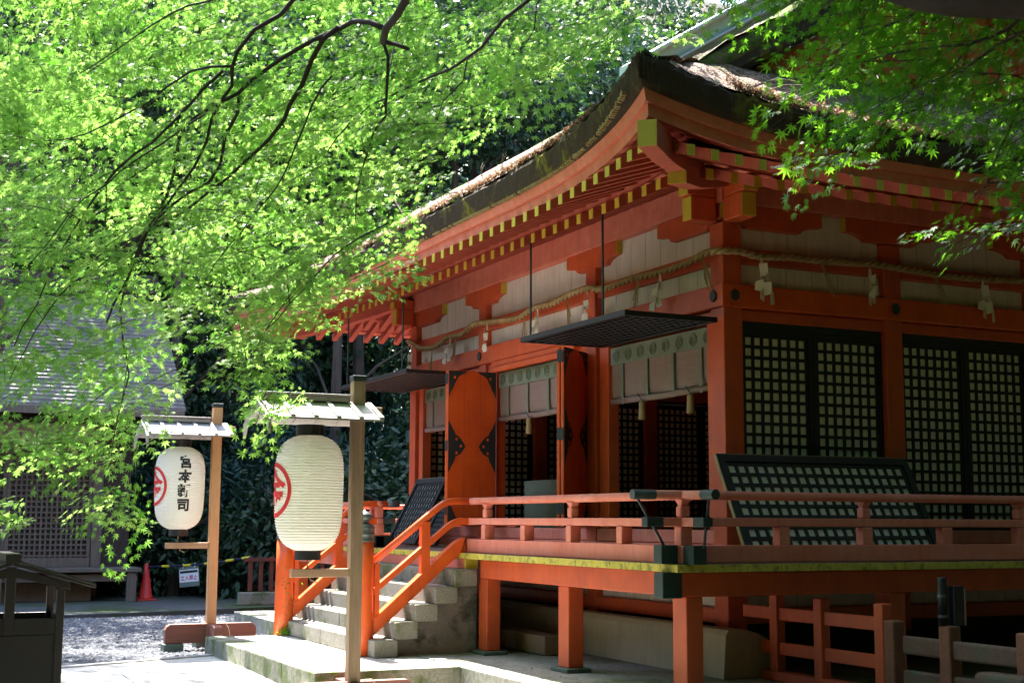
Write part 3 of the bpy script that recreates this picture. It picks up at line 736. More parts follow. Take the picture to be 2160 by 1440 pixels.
# gable wall, verge and barge boards at the right end (and its twin)
zg = rz(EO+.0)-.02
def gable(sx, cx):
    xg = cx+sx*.2
    dd = [1.9, 2.4, 3.0, 3.6, 4.2, 4.97]
    top = [(-(EO-d), rz(d)-.38) for d in dd]; poly = [(top[0][0], rz(1.66)-.1)]+top+[(BY-y, z) for y, z in top[::-1]]+[(BY-top[0][0], rz(1.66)-.1)]
    part(MB().prism([(y, z) for y, z in poly], (xg, 0, 0), (0,1,0), (0,0,1), (-sx,0,0), .05), 'gable_wall', 'verm')
    part(MB().box(*sorted((xg+sx*.001, xg+sx*.06)), 1.0, BY-1.0, 6.15, 6.33), 'gable_beam', 'verm', .01)
    part(MB().box(*sorted((xg+sx*.001, xg+sx*.09)), BY/2-.12, BY/2+.12, 6.33, 7.7), 'gable_strut', 'verm', .01)
    for yy in (1.9, 2.4, BY-1.9, BY-2.4): part(MB().box(*sorted((xg+sx*.001, xg+sx*.05)), yy-.06, yy+.06, 6.33, 6.9), 'gable_strut', 'verm', .01)
    for mir in (0, 1):
        def yy(d): y = -(EO-d); return BY-y if mir else y
        N = 22; ds = [.98+(4.97-.98)*k/N for k in range(N+1)]
        rows = []
        for off_x, oz in ((.0, -.02), (0, -.30), (-.05, -.36), (-.55, -.36)):
            rows.append([(cx+sx*(VG+off_x+.003), yy(d), rz(d)+oz+wob(VG, yy(d))) for d in ds])
        part(MB().grid(rows), 'verge', 'thatch', 0)
        part(MB().grid([[(cx+sx*(VG+a_), yy(d), rz(d)+b_+wob(VG*2, yy(d)*2)*.6) for d in ds] for a_, b_ in ((-.45, .03), (-.12, .045), (.012, .0), (.016, -.11), (.004, -.16))]), 'verge_moss', 'mossgreen', 0, True)
        rows = []
        for off_x, oz in ((-.30, -.37), (-.24, -.37), (-.24, -.68), (-.30, -.68), (-.30, -.37)):
            rows.append([(cx+sx*(VG+off_x), yy(d), rz(d)+oz) for d in ds])
        part(MB().grid(rows), 'barge_board', 'verm', 0)
gable(1, 0); gable(-1, LX)
# descending copper ridges and the main ridge
for cx, sx in ((0, 1),):
    for mir in (0, 1):
        def yy(d): y = -(EO-d); return BY-y if mir else y
        N = 16; ds = [1.0+(4.97-1.0)*k/N for k in range(N+1)]
        a, b = cx+sx*(-.10), cx+sx*(-.42)
        rows = [[(x_, yy(d), rz(d)+oz) for d in ds] for x_, oz in ((a, -.05), (a, .10), (a+sx*.05, .11), (a+sx*.05, .15), (a, .155), (a, .30), (a+sx*.05, .31), (a+sx*.05, .36), (b, .38), (b, -.05))]
        mb = MB().grid(rows); n = N+1; L = len(rows)
        mb.f.append(tuple(i*n for i in range(L))); part(mb, 'descending_ridge', 'copper', 0)
        for oz in (.335, .13):
            part(MB().tube([(a+sx*.055, yy(d), rz(d)+oz) for d in ds], .022, 6), 'ridge_edge', 'copperl')
rt = rz(4.97)
part(MB().box(LX-.75, .75, BY/2-.2, BY/2+.2, rt-.35, rt+.08), 'main_ridge', 'copper', .02)
# fallen twigs and debris tufts on the eave edge
tw = MB()
for k in range(9):
    x = random.uniform(-3.5, .3); y = -1.93+random.uniform(-.05, .1); z = rz(.05)+.02
    tw.tube([(x, y, z), (x+random.uniform(-.1, .1), y, z+.09), (x+random.uniform(-.2, .2), y+.03, z+random.uniform(.12, .2))], .004, 4)
for k in range(5):
    y = -.9+k*.16; b = Vector((1.75-.12*k, y, rz(.25)+.06)); tw.tube([b, b+Vector((.05, .25, .10)), b+Vector((0, .5, .12+.03*k))], .009, 5)
tag(part(tw, 'fallen_twigs', 'hallwood'), kind='stuff')
# loose leaf litter standing on the eave edges
def litter(n_, fr, s0, s1, tf, nm):
    P = np.zeros((n_*4, 3)); 
    for i in range(n_):
        s = random.uniform(s0, s1); t = tf(s); d = abs(random.gauss(0, .10)); o_ = EO+1.1*sweep(min(2.3, max(t, -1)))+.01-d
        x, y, z = fr(s, o_, rz(max(0, d))+1.3*rise(min(2.3, max(t, -1)))); z += random.uniform(.0, .045)
        a = random.random()*6.28; l = random.uniform(.012, .028); c, s_ = math.cos(a)*l, math.sin(a)*l; q = random.uniform(-.02, .03)
        P[i*4:i*4+4] = [(x-c, y-s_, z-q), (x+s_*.6, y-c*.6, z+q*.5), (x+c, y+s_, z+q), (x-s_*.6, y+c*.6, z)]
    mb = MB(); mb.v = [tuple(p) for p in P]; mb.f = [(4*i, 4*i+1, 4*i+2, 4*i+3) for i in range(n_)]
    tag(part(mb, 'leaf_litter', 'litter_leaf'), kind='stuff')
M['litter_leaf'] = leaf_mat('dry_leaf', (.22, .13, .09), (.42, .32, .24), (.3, .18, .1), (.4, .28, .15), .3, .7, .2)
litter(6500, frameA, -7.5, 1.0, tt, 'a'); litter(5000, frameB, -1.2, 4.5, tB, 'b')

# ------------------------------------------------------------ stone steps and their railings
steps = thing('stone_steps', 'granite block steps climbing to the veranda between the two orange stair railings', 'steps', (-4.4, -2.0, .22))
def rel(mb, name, m, par, bevel=0, smooth=False):
    o = mb.build(name, m, par, bevel, smooth); o.matrix_parent_inverse = par.matrix_world.inverted() if False else Matrix.Translation(-par.location); return o
bpy.context.view_layer.update()
RI, GO = .1765, .222
for k in range(5):
    y0 = -2.53+GO*k; z1 = .215+RI*(k+1)
    rel(MB().box(-6.12, -4.45, y0, y0+.26, z1-RI+.002, z1).box(-4.445, -2.64, y0+.001, y0+.26, z1-RI+.002, z1-.001), 'step', 'granite' , steps, .012)
rel(MB().prism([(-2.33, .2155), (-1.30, .2155), (-1.30, 1.08), (-1.44, 1.08), (-2.33, .39)], (-5.9, 0, 0), (0,1,0), (0,0,1), (1,0,0), 3.06), 'cheek_wall', 'cement', steps)
part(MB().box(-6.05, -2.78, -1.47, -1.33, 1.10, 1.204), 'top_riser', 'faded', .006)
part(MB().box(-2.779, -2.74, -1.475, -1.33, 1.10, 1.204), 'top_riser_end', 'yellow', .004)

def stair_rail(x, label, yend, cap):
    t = thing('stair_railing', label, 'railing', (x, -2.53, .22), 0, 'railings either side of the stone steps')
    rl = lambda mb, nm, m, bv=0, sm=False: rel(mb, nm, m, t, bv, sm)
    rl(MB().lathe([(.118, .216), (.115, .5), (.108, 1.0), (.104, 1.385)], (x, -2.55, 0), 28), 'newel_post', 'fresh', 0, True)
    fin = rl(MB().lathe([(.112, 1.385), (.112, 1.40), (.106, 1.405), (.106, 1.45), (.112, 1.455), (.112, 1.475), (.106, 1.48), (.106, 1.52), (.110, 1.53), (.098, 1.56), (.06, 1.575), (.045, 1.59), (.05, 1.60), (.075, 1.62), (.082, 1.645), (.075, 1.67), (.05, 1.69), (.02, 1.705), (.004, 1.72)], (x, -2.55, 0), 28), 'finial', 'capg', 0, True)
    # round handrail with a bend
    P = [(-2.46, 1.165), (-1.72, 1.745), (-1.66, 1.785), (-1.60, 1.810), (-1.53, 1.820), (yend, 1.820)]
    rl(MB().tube([(x, a, b) for a, b in P], .038, 14), 'handrail', 'fresh', 0, True)
    def band(p, h, w, nm):
        up = [(a, b+h/2) for a, b in p]; dn = [(a, b-h/2) for a, b in p][::-1]
        rl(MB().prism(up+dn, (x-w/2, 0, 0), (0,1,0), (0,0,1), (1,0,0), w), nm, 'fresh', .006)
    band([(-2.45, .865), (-1.62, 1.53), (-1.56, 1.57), (-1.50, 1.592), (-1.43, 1.603), (yend-.06, 1.603)], .075, .075, 'middle_rail')
    band([(-2.45, .50), (-1.60, 1.235), (-1.53, 1.29), (-1.47, 1.325), (-1.40, 1.343), (yend-.1, 1.343)], .17, .11, 'stringer')
    rl(MB().box(x-.04, x+.04, -1.915, -1.815, 1.03, 1.60), 'baluster', 'fresh', .006)
    rl(MB().box(x-.04, x+.04, -2.435, -2.38, .55, 1.16), 'baluster', 'fresh', .006)
    if cap:
        rl(MB().tube([(x, yend-.10, 1.82), (x, yend+.06, 1.82)], .041, 14), 'metal_cap', 'capg', 0, True)
        rl(MB().box(x-.045, x+.045, yend-.22, yend-.0, 1.563, 1.643), 'metal_cap', 'capg', .006)
        rl(MB().box(x-.06, x+.06, yend-.33, yend-.02, 1.272, 1.42), 'metal_cap', 'cap', .006)
        rl(MB().box(x-.05, x+.05, -1.385, -1.275, 1.41, 1.565), 'railing_block', 'rail', .008)
        rl(MB().box(x-.042, x+.042, -1.375, -1.285, 1.643, 1.78), 'railing_post', 'rail', .008)
    return t
stair_rail(-2.95, 'orange railing with black finial on the near side of the stone steps', -1.31, False)
stair_rail(-5.86, 'orange railing with moss at its foot on the far side of the stone steps', -1.12, True)

# ------------------------------------------------------------ lantern stands and paper lanterns
def glyph_mesh(text, size, bold):
    c = bpy.data.curves.new('glyph', 'FONT'); c.body = text; c.size = size; c.offset = bold; c.align_x = 'CENTER'; c.resolution_u = 3
    o = bpy.data.objects.new('glyph', c); COL.objects.link(o); bpy.context.view_layer.update()
    me = bpy.data.meshes.new_from_object(o.evaluated_get(bpy.context.evaluated_depsgraph_get()))
    bpy.data.objects.remove(o); bpy.data.curves.remove(c)
    import bmesh
    bm = bmesh.new(); bm.from_mesh(me)
    for _ in range(2): bmesh.ops.subdivide_edges(bm, edges=[e for e in bm.edges if e.calc_length() > size*.12], cuts=2, use_grid_fill=True)
    bmesh.ops.triangulate(bm, faces=bm.faces)
    bm.verts.ensure_lookup_table()
    v = [tuple(x.co) for x in bm.verts]; f = [tuple(x.index for x in p.verts) for p in bm.faces]; bm.free()
    ys = [p[1] for p in v]; xs = [p[0] for p in v]; cy, cx = (max(ys)+min(ys))/2, (max(xs)+min(xs))/2
    return [(p[0]-cx, p[1]-cy) for p in v], f
LH, LR = 1.05, .318
def lrad(t):
    e = min(1, abs(2*t-1)); r = (1-e**5.2)**.46*(1-.035*e*e)
    return max(.115, LR*r*(1-.055*(1-t)-.0*t))
def lantern(base, name_extra, cx, cy, zb, view, text, group):
    L = thing('paper_lantern', name_extra, 'lantern', (cx, cy, zb), 0, group)
    pr = []; nr = 42
    for i in range(nr*2+1):
        t = i/(nr*2); pr.append((lrad(t)-(.0075 if i % 2 else 0), LH*t))
    MB().lathe(pr, (0,0,0), 64).build('paper_body', 'lantern', L, 0, False)
    MB().lathe([(.112, -.07), (.118, -.07), (.118, .012), (.112, .012)], (0,0,0), 32).build('bottom_ring', 'black', L, 0, False)
    MB().lathe([(.125, LH-.01), (.13, LH-.01), (.13, LH+.085), (.125, LH+.085)], (0,0,0), 32).build('top_ring', 'black', L, 0, False)
    v = Vector((view.x, view.y, 0)).normalized(); r_ = Vector((-v.y, v.x, 0))      # v points at the viewer, r_ to the right of the picture
    def wrap(pts, fs, th0, z0, nm, m):
        vs = []
        for a, b in pts:
            z = z0+b; rr = lrad(z/LH)+.003; th = th0+a/LR
            p = v*(math.cos(th)*rr)+r_*(math.sin(th)*rr); vs.append((p.x, p.y, z))
        MB().add(vs, fs).build(nm, m, L)
    # crest: a ring with the character inside
    rp, rf = [], []; N = 64
    for k in range(N):
        a = 2*math.pi*k/N
        for rr in (.205, .218, .232, .246): rp.append((math.cos(a)*rr, math.sin(a)*rr))
    for k in range(N):
        for j in range(3): rf.append((k*4+j, k*4+j+1, ((k+1) % N)*4+j+1, ((k+1) % N)*4+j))
    wrap(rp, rf, R(-74), .545, 'crest_ring', 'crest')
    gp, gf = glyph_mesh('金', .345, .008); wrap([(a*1.05, b*1.12) for a, b in gp], gf, R(-74), .55, 'crest_character', 'crest')
    if text:
        for i, ch in enumerate(text):
            gp, gf = glyph_mesh(ch, .165, .0065); wrap([(a*1.02, b*.98) for a, b in gp], gf, R(13-2.2*i*.6), .845-i*.178, 'character', 'ink')
    MB().tube([(.0, 0, -.06), (.0, 0, -.16), (-.01, .01, -.21)], .006, 6).tube([(-.01, .01, -.20), (.02, .03, -.25), (.05, .075, -.27)], .006, 6).tube([(0, 0, -.2), (.01, -.03, -.17)], .005, 6).build('tie_string', 'straw', L)
    return L
def stand(x, y, zg, label, post, roof, foot):
    t = thing('lantern_stand', label, 'lantern stand', (x, y, zg), 0, 'timber lantern stands in front of the steps')
    b = lambda mb, nm, m, bv=.006: mb.build(nm, m, t, bv)
    b(MB().box(-.052, .052, -.058, .058, .10, 3.03), 'post', post)
    b(MB().box(-.059, .059, -.065, .065, 3.03, 3.08), 'post_cap', 'ironwork')
    b(MB().box(-.035, .035, -.66, .23, 2.735, 2.795), 'upper_arm', 'woodarm')
    b(MB().box(-.035, .035, -.60, -.064, 1.25, 1.325), 'lower_arm', 'woodarm')
    # little gabled roof along the arm
    y0, y1, zr, ze, hw = -.93, .12, 2.83, 2.655, .38
    for s in (1, -1):
        nm = 5; q = MB()
        for k in range(nm):
            a0 = y0+(y1-y0)*k/nm+.002; a1 = y0+(y1-y0)*(k+1)/nm-.002
            q.hexa([(0, a0, zr-.02), (s*hw, a0, ze-.02), (s*hw, a1, ze-.02), (0, a1, zr-.02), (0, a0, zr), (s*hw, a0, ze), (s*hw, a1, ze), (0, a1, zr)])
        b(q, 'roof_board', roof, .002)
        for k in range(nm+1):
            a = y0+(y1-y0)*k/nm; a = min(max(a, y0+.02), y1-.02)
            b(MB().hexa([(s*.03, a-.02, zr-.018), (s*(hw+.012), a-.02, ze-.006), (s*(hw+.012), a+.02, ze-.006), (s*.03, a+.02, zr-.018), (s*.03, a-.02, zr+.006), (s*(hw+.012), a-.02, ze+.022), (s*(hw+.012), a+.02, ze+.022), (s*.03, a+.02, zr+.006)]), 'roof_batten', roof, .002)
    for s in (1, -1):    # barge boards at the open end, their feet cut to a point
        b(MB().add([(0, y0-.025, zr+.01), (s*(hw+.05), y0-.025, ze-.03), (s*(hw+.045), y0-.025, ze-.16), (s*(hw-.04), y0-.025, ze-.05), (0, y0-.025, zr-.09),
                    (0, y0, zr+.01), (s*(hw+.05), y0, ze-.03), (s*(hw+.045), y0, ze-.16), (s*(hw-.04), y0, ze-.05), (0, y0, zr-.09)],
                   [(0,1,2,3,4),(9,8,7,6,5),(0,5,6,1),(1,6,7,2),(2,7,8,3),(3,8,9,4),(4,9,5,0)]), 'barge_board', roof, 0)
    b(MB().box(-.045, .045, y0-.01, -.09, zr+.0, zr+.045), 'ridge_board', roof)
    b(MB().box(-.06, .06, y0-.02, -.085, zr+.047, zr+.068), 'ridge_cap', roof)
    # crossed feet on blocks
    def footp(l): return [(-l, .09), (-l, .26), (-l+.02, .30), (-l+.06, .325), (l-.06, .325), (l-.02, .30), (l, .26), (l, .09)]
    b(MB().prism(footp(.57), (-.05, 0, 0), (0,1,0), (0,0,1), (1,0,0), .10), 'foot_beam', foot)
    b(MB().prism([(a, c-.005 if c > .2 else c) for a, c in footp(.42)], (0, -.05, 0), (1,0,0), (0,0,1), (0,1,0), .10), 'foot_beam', foot)
    for dx, dy in ((0, -.47), (0, .47), (.36, 0), (-.36, 0)):
        b(MB().box(dx-.11, dx+.11, dy-.12, dy+.12, -.03, .088), 'foot_block', 'padstone')
    b(MB().tube([(.02, .07, .335), (.07, .16, .345), (.12, .2, .27), (.10, .24, .12)], .004, 5), 'cord', 'shide', 0)
    return t
NS, FS = (-1.15, -3.27, -.15), (-6.58, -3.28, .0)
stand(*NS, 'weathered dark post lantern stand standing in front of the landing', 'woodold', 'woodroof', 'foot')
stand(*FS, 'new pale cedar post lantern stand on the gravel left of the landing', 'woodnew', 'woodroof', 'foot')
G = 'round paper lanterns hanging from the two stands'
for (x, y, z), lab, tx in ((NS, 'white ribbed paper lantern with red circled crest and no black lettering, hanging nearer', ''),
                           (FS, 'white ribbed paper lantern with black vertical characters, hanging from the pale cedar stand', '宮本新司')):
    c = Vector((x, y-.445, 0)); lantern(None, lab, c.x, c.y, z+1.475, CAM-c, tx, G)

# ------------------------------------------------------------ rope, paper streamers, blinds, leaning panels
RA = [(-8.20, -.06, 4.27), (-7.99, -.09, 4.22), (-7.57, -.09, 4.09), (-7.03, -.09, 4.06), (-6.6, -.09, 4.13), (-6.1, -.09, 4.12), (-5.71, -.09, 4.2), (-5.1, -.09, 4.16), (-4.39, -.09, 4.11), (-3.93, -.09, 4.17), (-3.42, -.09, 4.16), (-3.0, -.09, 4.20), (-2.54, -.09, 4.21), (-2.22, -.09, 4.15), (-1.6, -.09, 4.16), (-.93, -.09, 4.14), (-.48, -.09, 4.15), (-.15, -.09, 4.19), (.06, -.06, 4.18), (.09, .13, 4.19), (.09, .35, 4.16), (.09, .69, 4.18), (.09, 1.04, 4.18), (.09, 1.45, 4.19), (.09, 1.81, 4.2), (.09, 2.24, 4.18), (.09, 2.68, 4.16), (.09, 3.14, 4.16), (.09, 3.81, 4.19), (.09, 5.0, 4.17), (.09, 6.1, 4.2)]
def spline(pts, step):
    P = [Vector(p) for p in pts]; out = []
    for i in range(len(P)-1):
        p0, p1, p2, p3 = P[max(i-1, 0)], P[i], P[i+1], P[min(i+2, len(P)-1)]
        n = max(1, int((p2-p1).length/step))
        for k in range(n):
            t = k/n; out.append(.5*((2*p1)+(p2-p0)*t+(2*p0-5*p1+4*p2-p3)*t*t+(3*p1-p0-3*p2+p3)*t**3))
    out.append(P[-1]); return out
rope = thing('shimenawa_rope', 'thick twisted straw rope strung round the shrine walls above the doors', 'rope', (0, -.09, 4.18))
rpath = spline(RA, .018); acc = 0; strands = [[], []]
for i, p in enumerate(rpath):
    d = (rpath[min(i+1, len(rpath)-1)]-rpath[max(i-1, 0)]).normalized(); r_ = d.cross(Vector((0,0,1))).normalized(); u = r_.cross(d)
    if i: acc += (p-rpath[i-1]).length
    for k in range(2):
        a = acc/.19*2*math.pi+k*math.pi; strands[k].append(p+(r_*math.cos(a)+u*math.sin(a))*.0185)
for k in range(2): rel(MB().tube(strands[k], .0225, 9), 'strand', 'straw', rope, 0, True)
def tuft(p, lean=0, ax=(1,0,0)):
    mb = MB(); ax = Vector(ax)
    for k in range(9):
        a = random.uniform(-1, 1); b = p+ax*(lean*.5+a*.05)+Vector((0, 0, -random.uniform(.2, .36)))+Vector((ax.y, -ax.x, 0))*random.uniform(-.01, .03)
        mb.tube([p+ax*a*.01, p.lerp(b, .5)+ax*(lean*.1), b+ax*lean*.1], .004, 4)
    rel(mb, 'straw_tuft', 'straw', rope)
for x, l in ((-7.15, 0), (-6.3, -.1), (-4.15, 0), (-3.05, .18), (-1.42, -.1), (-.22, .25)):
    z = min(rpath, key=lambda q: abs(q.x-x)+abs(q.y+.09)).z; tuft(Vector((x, -.10, z-.03)), l)
for y, l in ((1.1, .2), (2.55, .2)): tuft(Vector((.10, y, 4.15)), l, (0,1,0))
def shide(p, ax, nrm, label, flip=1, size=1.0, tilt=0.0):
    p = Vector(p); ax = Vector(ax).normalized(); nrm = Vector(nrm)
    size *= .88; mb = MB(); w, h = .078*size, .098*size; x = 0; z = 0
    mb.prism([(-.010, 0), (.012, 0), (.034*size, -.09*size), (-.03*size, -.10*size)], p, ax, (0,0,1), nrm, .0015)
    for side_, zs in ((flip, -.07*size), (-flip, -.12*size)):
        x, z = -.01*side_, zs
        for k in range(4 if side_ == flip else 3):
            dx = side_*(.045 if k % 2 == 0 else -.02)*size; tw_ = .55*(1 if k % 2 else -1)*(1 if side_ == flip else -.8)
            n2 = (nrm+ax*tw_).normalized(); u2 = Vector((0,0,1)).cross(n2).normalized(); u2 = u2 if u2.dot(ax) > 0 else -u2
            o = p+ax*x+nrm*(.012+.010*k+(.02 if side_ == flip else 0))
            q = [(-w*.45, z+.01), (w*.5, z+.02*side_), (w*.62, z-h*.9), (-w*.28, z-h*1.08)]
            if side_ < 0: q = [(-a_, b_) for a_, b_ in q][::-1]
            mb.prism(q, o, u2, (0,0,1), n2, .0015); x += dx; z -= h*.86
    o = mb.build('paper_streamer', 'shide', None, 0, False, origin=p)
    tag(o, label, 'paper streamer', 'folded white paper streamers on the straw rope'); return o
def rz_(x): return min(rpath, key=lambda q: abs(q.x-x)+abs(q.y+.09)).z-.03
for x, lab, fl, s in ((-7.92, 'white folded paper streamer at the far left end of the straw rope', 1, 1.15), (-6.45, 'thin paper streamer left of the first short strut on the front wall', -1, .95), (-5.22, 'crumpled paper streamer just right of the strut above the open doors', 1, 1.0),
                     (-3.75, 'paper streamer midway between the two struts of the front wall', -1, 1.0), (-2.50, 'paper streamer just right of the second strut, beside the long iron rod', 1, 1.0), (-.95, 'pale paper streamer on the front wall nearest to the corner post', -1, 1.0)):
    shide((x, -.12, rz_(x)), (1,0,0), (0,-1,0), lab, fl, s)
for y, lab, fl, s in ((.36, 'large paper streamer on the shaded side wall right of the corner post', 1, 1.25), (1.68, 'bent paper streamer just left of the second post on the shaded side wall', -1, 1.05), (3.18, 'paper streamer on the side wall above the rightmost lattice shutters', 1, 1.2)):
    shide((.13, y, 4.14), (0,1,0), (1,0,0), lab, fl, s)
def blind(x0, x1, label, tassels):
    y = .075; t = thing('bamboo_blind', label, 'blind', ((x0+x1)/2, y, 3.5), 0, 'half rolled blinds in the front openings')
    n = 24; rows = []
    for k in range(15):
        z = 3.50-.58*k/14; rows.append([(x0+(x1-x0)*i/n, y+.012*math.sin(i*1.3)*k/14+(.03*max(0, (k-11)/3)**2), z-.012*math.sin(i*.5+1)*k/14) for i in range(n+1)])
    back = [[(a, b+.012, c) for a, b, c in r_] for r_ in rows]
    rel(MB().grid(rows+back[::-1]), 'woven_sheet', 'blind', t, 0, True)
    rel(MB().tube([(x0+.02, y-.0, 2.915), ((x0+x1)/2, y, 2.90), (x1-.02, y, 2.915)], .035, 10), 'rolled_hem', 'blind', t, 0, True)
    v = rel(MB().box(x0, x1, y-.018, y-.008, 3.315, 3.505), 'cloth_valance', 'valance', t)
    m = int((x1-x0)/.23)
    for i in range(m):
        cx = x0+(x1-x0)*(i+.5)/m
        q = MB()
        for rr in (.066, .052):
            q.tube([(cx+rr*math.cos(a*math.pi/9), y-.0195, 3.41+rr*math.sin(a*math.pi/9)) for a in range(19)], .0035, 4, False)
        for a in range(3): q.tube([(cx+(a-1)*.022, y-.0195, 3.375), (cx+(a-1)*.03, y-.0195, 3.445)], .004, 4)
        q2 = q.build('printed_crest', 'crestline', v); q2.matrix_parent_inverse = Matrix.Identity(4)
    m = max(2, int((x1-x0)/.46))
    for i in range(m):
        cx = x0+(x1-x0)*(i+.5)/m
        rel(MB().prism([(-.025, 0), (.025, 0), (.03, -.41), (.05, -.44), (0, -.45), (-.02, -.41)], (cx, y-.024, 3.315), (1,0,0), (0,0,1), (0,1,0), .004), 'cloth_tape', 'valance', t)
    for cx in tassels:
        q = rel(MB().lathe([(.012, 0), (.03, -.01), (.036, -.04), (.033, -.07), (.042, -.19), (.036, -.20)], (cx, y-.06, 2.87), 14), 'tassel', 'tassel', t, 0, True)
        rel(MB().tube([(cx-.07, y-.07, 2.95), (cx, y-.06, 2.87)], .006, 5), 'iron_hook', 'ironwork', t)
blind(-2.29, -.24, 'drab half rolled blind with green crested valance, in the opening beside the corner post', (-1.55, -.62))
blind(-5.22, -2.98, 'half rolled blind with green valance and one tassel, seen between the open doors', (-4.25,))
blind(-7.78, -5.52, 'narrowly seen half rolled blind left of the open door leaf', ())
def leaning(TL, TR, BR, BL, cols, rows, label, cat='lattice panel', edge=True):
    TL, TR, BR, BL = map(Vector, (TL, TR, BR, BL)); u = (TR-TL).normalized(); v = (TL-BL).normalized(); v = (v-u*v.dot(u)).normalized(); w = u.cross(v)
    if w.x < 0 and w.y > -.5: w = -w
    if w.dot(CAM-TL) < 0: w = -w
    W_ = (TR-TL).length; H_ = (TL-BL).length; pitch = (W_-.034-.14)/cols
    rows = int((H_-.034-.14)/pitch)
    t = thing('lattice_panel', label, cat, BL)
    ob, a, b = lattice(t, 'lattice_frame', (0, 0, 0), u, v, w, cols, rows, pitch, fr=.07, th=.04)
    if edge: MB().bar(Vector((0,0,0))-u*.006+w*.02, v*(b)-u*.006+w*.02, .036, .008, u).build('worn_edge', 'straw', t)
    MB().bar(v*(b+.006)+w*.02, v*(b+.006)+w*.02+u*W_, .036, .01, v).build('top_edge', 'woodold', t)
    return t
leaning((.22, -.14, 2.285), (.22, 2.09, 2.295), (.74, 1.84, 1.285), (.74, -.30, 1.285), 19, 9, 'black lattice panel taken down and leaned against the side wall of the shrine')
leaning((-6.15, -.08, 2.22), (-5.62, -.08, 2.22), (-5.72, -.58, 1.285), (-6.25, -.58, 1.285), 5, 9, 'narrow black lattice panel leaning left of the open door leaf', edge=False)
leaning((-7.55, -.08, 2.20), (-6.45, -.08, 2.20), (-6.5, -.55, 1.285), (-7.6, -.55, 1.285), 10, 9, 'black lattice panel leaning on the wall at the far end of the veranda', edge=False)
t = thing('folding_board', 'olive board with inset panel standing inside the doorway', 'board', (-5.7, .9, 1.46))
rel(MB().box(-6.3, -4.9, .95, .98, 1.462, 2.16), 'panel', 'board', t, .004); rel(MB().box(-6.05, -5.05, .935, .949, 1.62, 2.02), 'inset', 'board', t, .004)
# fallen stick and stone lying under the veranda
tag(MB().box(-3.35, -2.15, .05, .30, .222, .42).build('timber_block', 'woodold', None, .015, origin=(-2.7, .2, .222)), 'weathered square timber block lying on the platform under the veranda', 'timber')
bpy.data.objects['timber_block'].location = (-2.7, -.68, .222)

# ------------------------------------------------------------ low fences and conduit under the side veranda
fz = .1
fn = thing('post_and_rail_fence', 'low vermilion fence of square posts and two rails beside the plastered mound', 'fence', (1.2, .1, .2))
for x in (.62, 1.25, 2.03): rel(MB().box(x-.055, x+.055, fz-.05, fz+.05, .20, .965), 'fence_post', 'verm', fn, .012)
for z in (.80, .50): rel(MB().box(.12, 2.0, fz-.02, fz+.02, z-.055, z+.055), 'fence_rail', 'verm', fn, .006)
rel(MB().box(.44, 3.2, fz-.06, fz+.06, .216, .30), 'ground_rail', 'verm', fn, .01)
fm = thing('lichened_fence', 'low fence with rough rails grown over by grey green lichen, under the veranda at right', 'fence', (3.0, .1, .2))
for x in (2.16, 2.78, 3.55): rel(MB().box(x-.06, x+.06, fz-.06, fz+.06, -.2, .84), 'fence_post', 'wornpost', fm, .015)
for z in (.66, .40): rel(MB().box(2.28, 4.2, fz-.03, fz+.03, z-.07, z+.07), 'fence_rail', 'mossfence', fm, .02)
rel(MB().box(3.3, 3.75, fz-.28, fz-.1, .2, .56), 'edge_block', 'mossfence', fm, .03)
cd = thing('conduit_box', 'black cable box strapped to a dark pipe on top of a fence post', 'cable box', (2.78, .1, .84))
rel(MB().lathe([(.036, .842), (.036, 1.19), (.032, 1.20)], (2.76, fz-.04, 0), 16), 'pipe', 'pottedblack', cd, 0, True)
for z in (.90, 1.05): rel(MB().lathe([(.040, z), (.040, z+.02)], (2.76, fz-.04, 0), 16), 'pipe_clamp', 'capg', cd)
rel(MB().box(2.74, 2.83, fz+.01, fz+.115, .842, 1.135), 'cable_box', 'pottedblack', cd, .006)
rel(MB().box(2.832, 2.838, fz+.105, fz+.118, .842, 1.12), 'box_lid_edge', 'woodarm', cd)

# ------------------------------------------------------------ grey steel cabinet with its little roof, lower left
d0 = ray(24, 1200); bd = Vector((d0.x, d0.y, 0)).normalized(); bp0 = CAM+bd*11.0
ang = math.atan2(-bd.y, -bd.x)          # local +x faces the viewer
cb = thing('steel_cabinet', 'dark grey steel candle cabinet with gabled roof standing by the stone path', 'cabinet', (bp0.x, bp0.y, -.02), ang+.10)
b = lambda mb, nm, m='metalbox', bv=.004: mb.build(nm, m, cb, bv)
hw, dp = .385, .62            # half width (local y), depth (local -x)
b(MB().box(-dp, 0, -hw, hw, 0, .77), 'cabinet_body'); b(MB().box(-dp-.004, -dp+.02, -hw, hw, .773, .90), 'tray_wall'); b(MB().box(-.02, .004, -hw+.05, hw-.05, .773, .89), 'tray_wall')
b(MB().box(-dp+.021, -.021, hw-.02, hw, .773, .90), 'tray_wall'); b(MB().box(-dp+.021, -.021, -hw, -hw+.02, .773, .90), 'tray_wall')
b(MB().box(-dp+.03, -.03, -hw+.03, hw-.03, .771, .785), 'tray_floor', 'black')
for y in (hw-.025, -hw+.025):
    for x in (-.022, -dp+.022): b(MB().box(x-.028, x+.03, y-.028, y+.03, .0, 1.10), 'corner_post')
b(MB().box(-.03, .02, -.035, .035, .775, 1.27), 'centre_post')
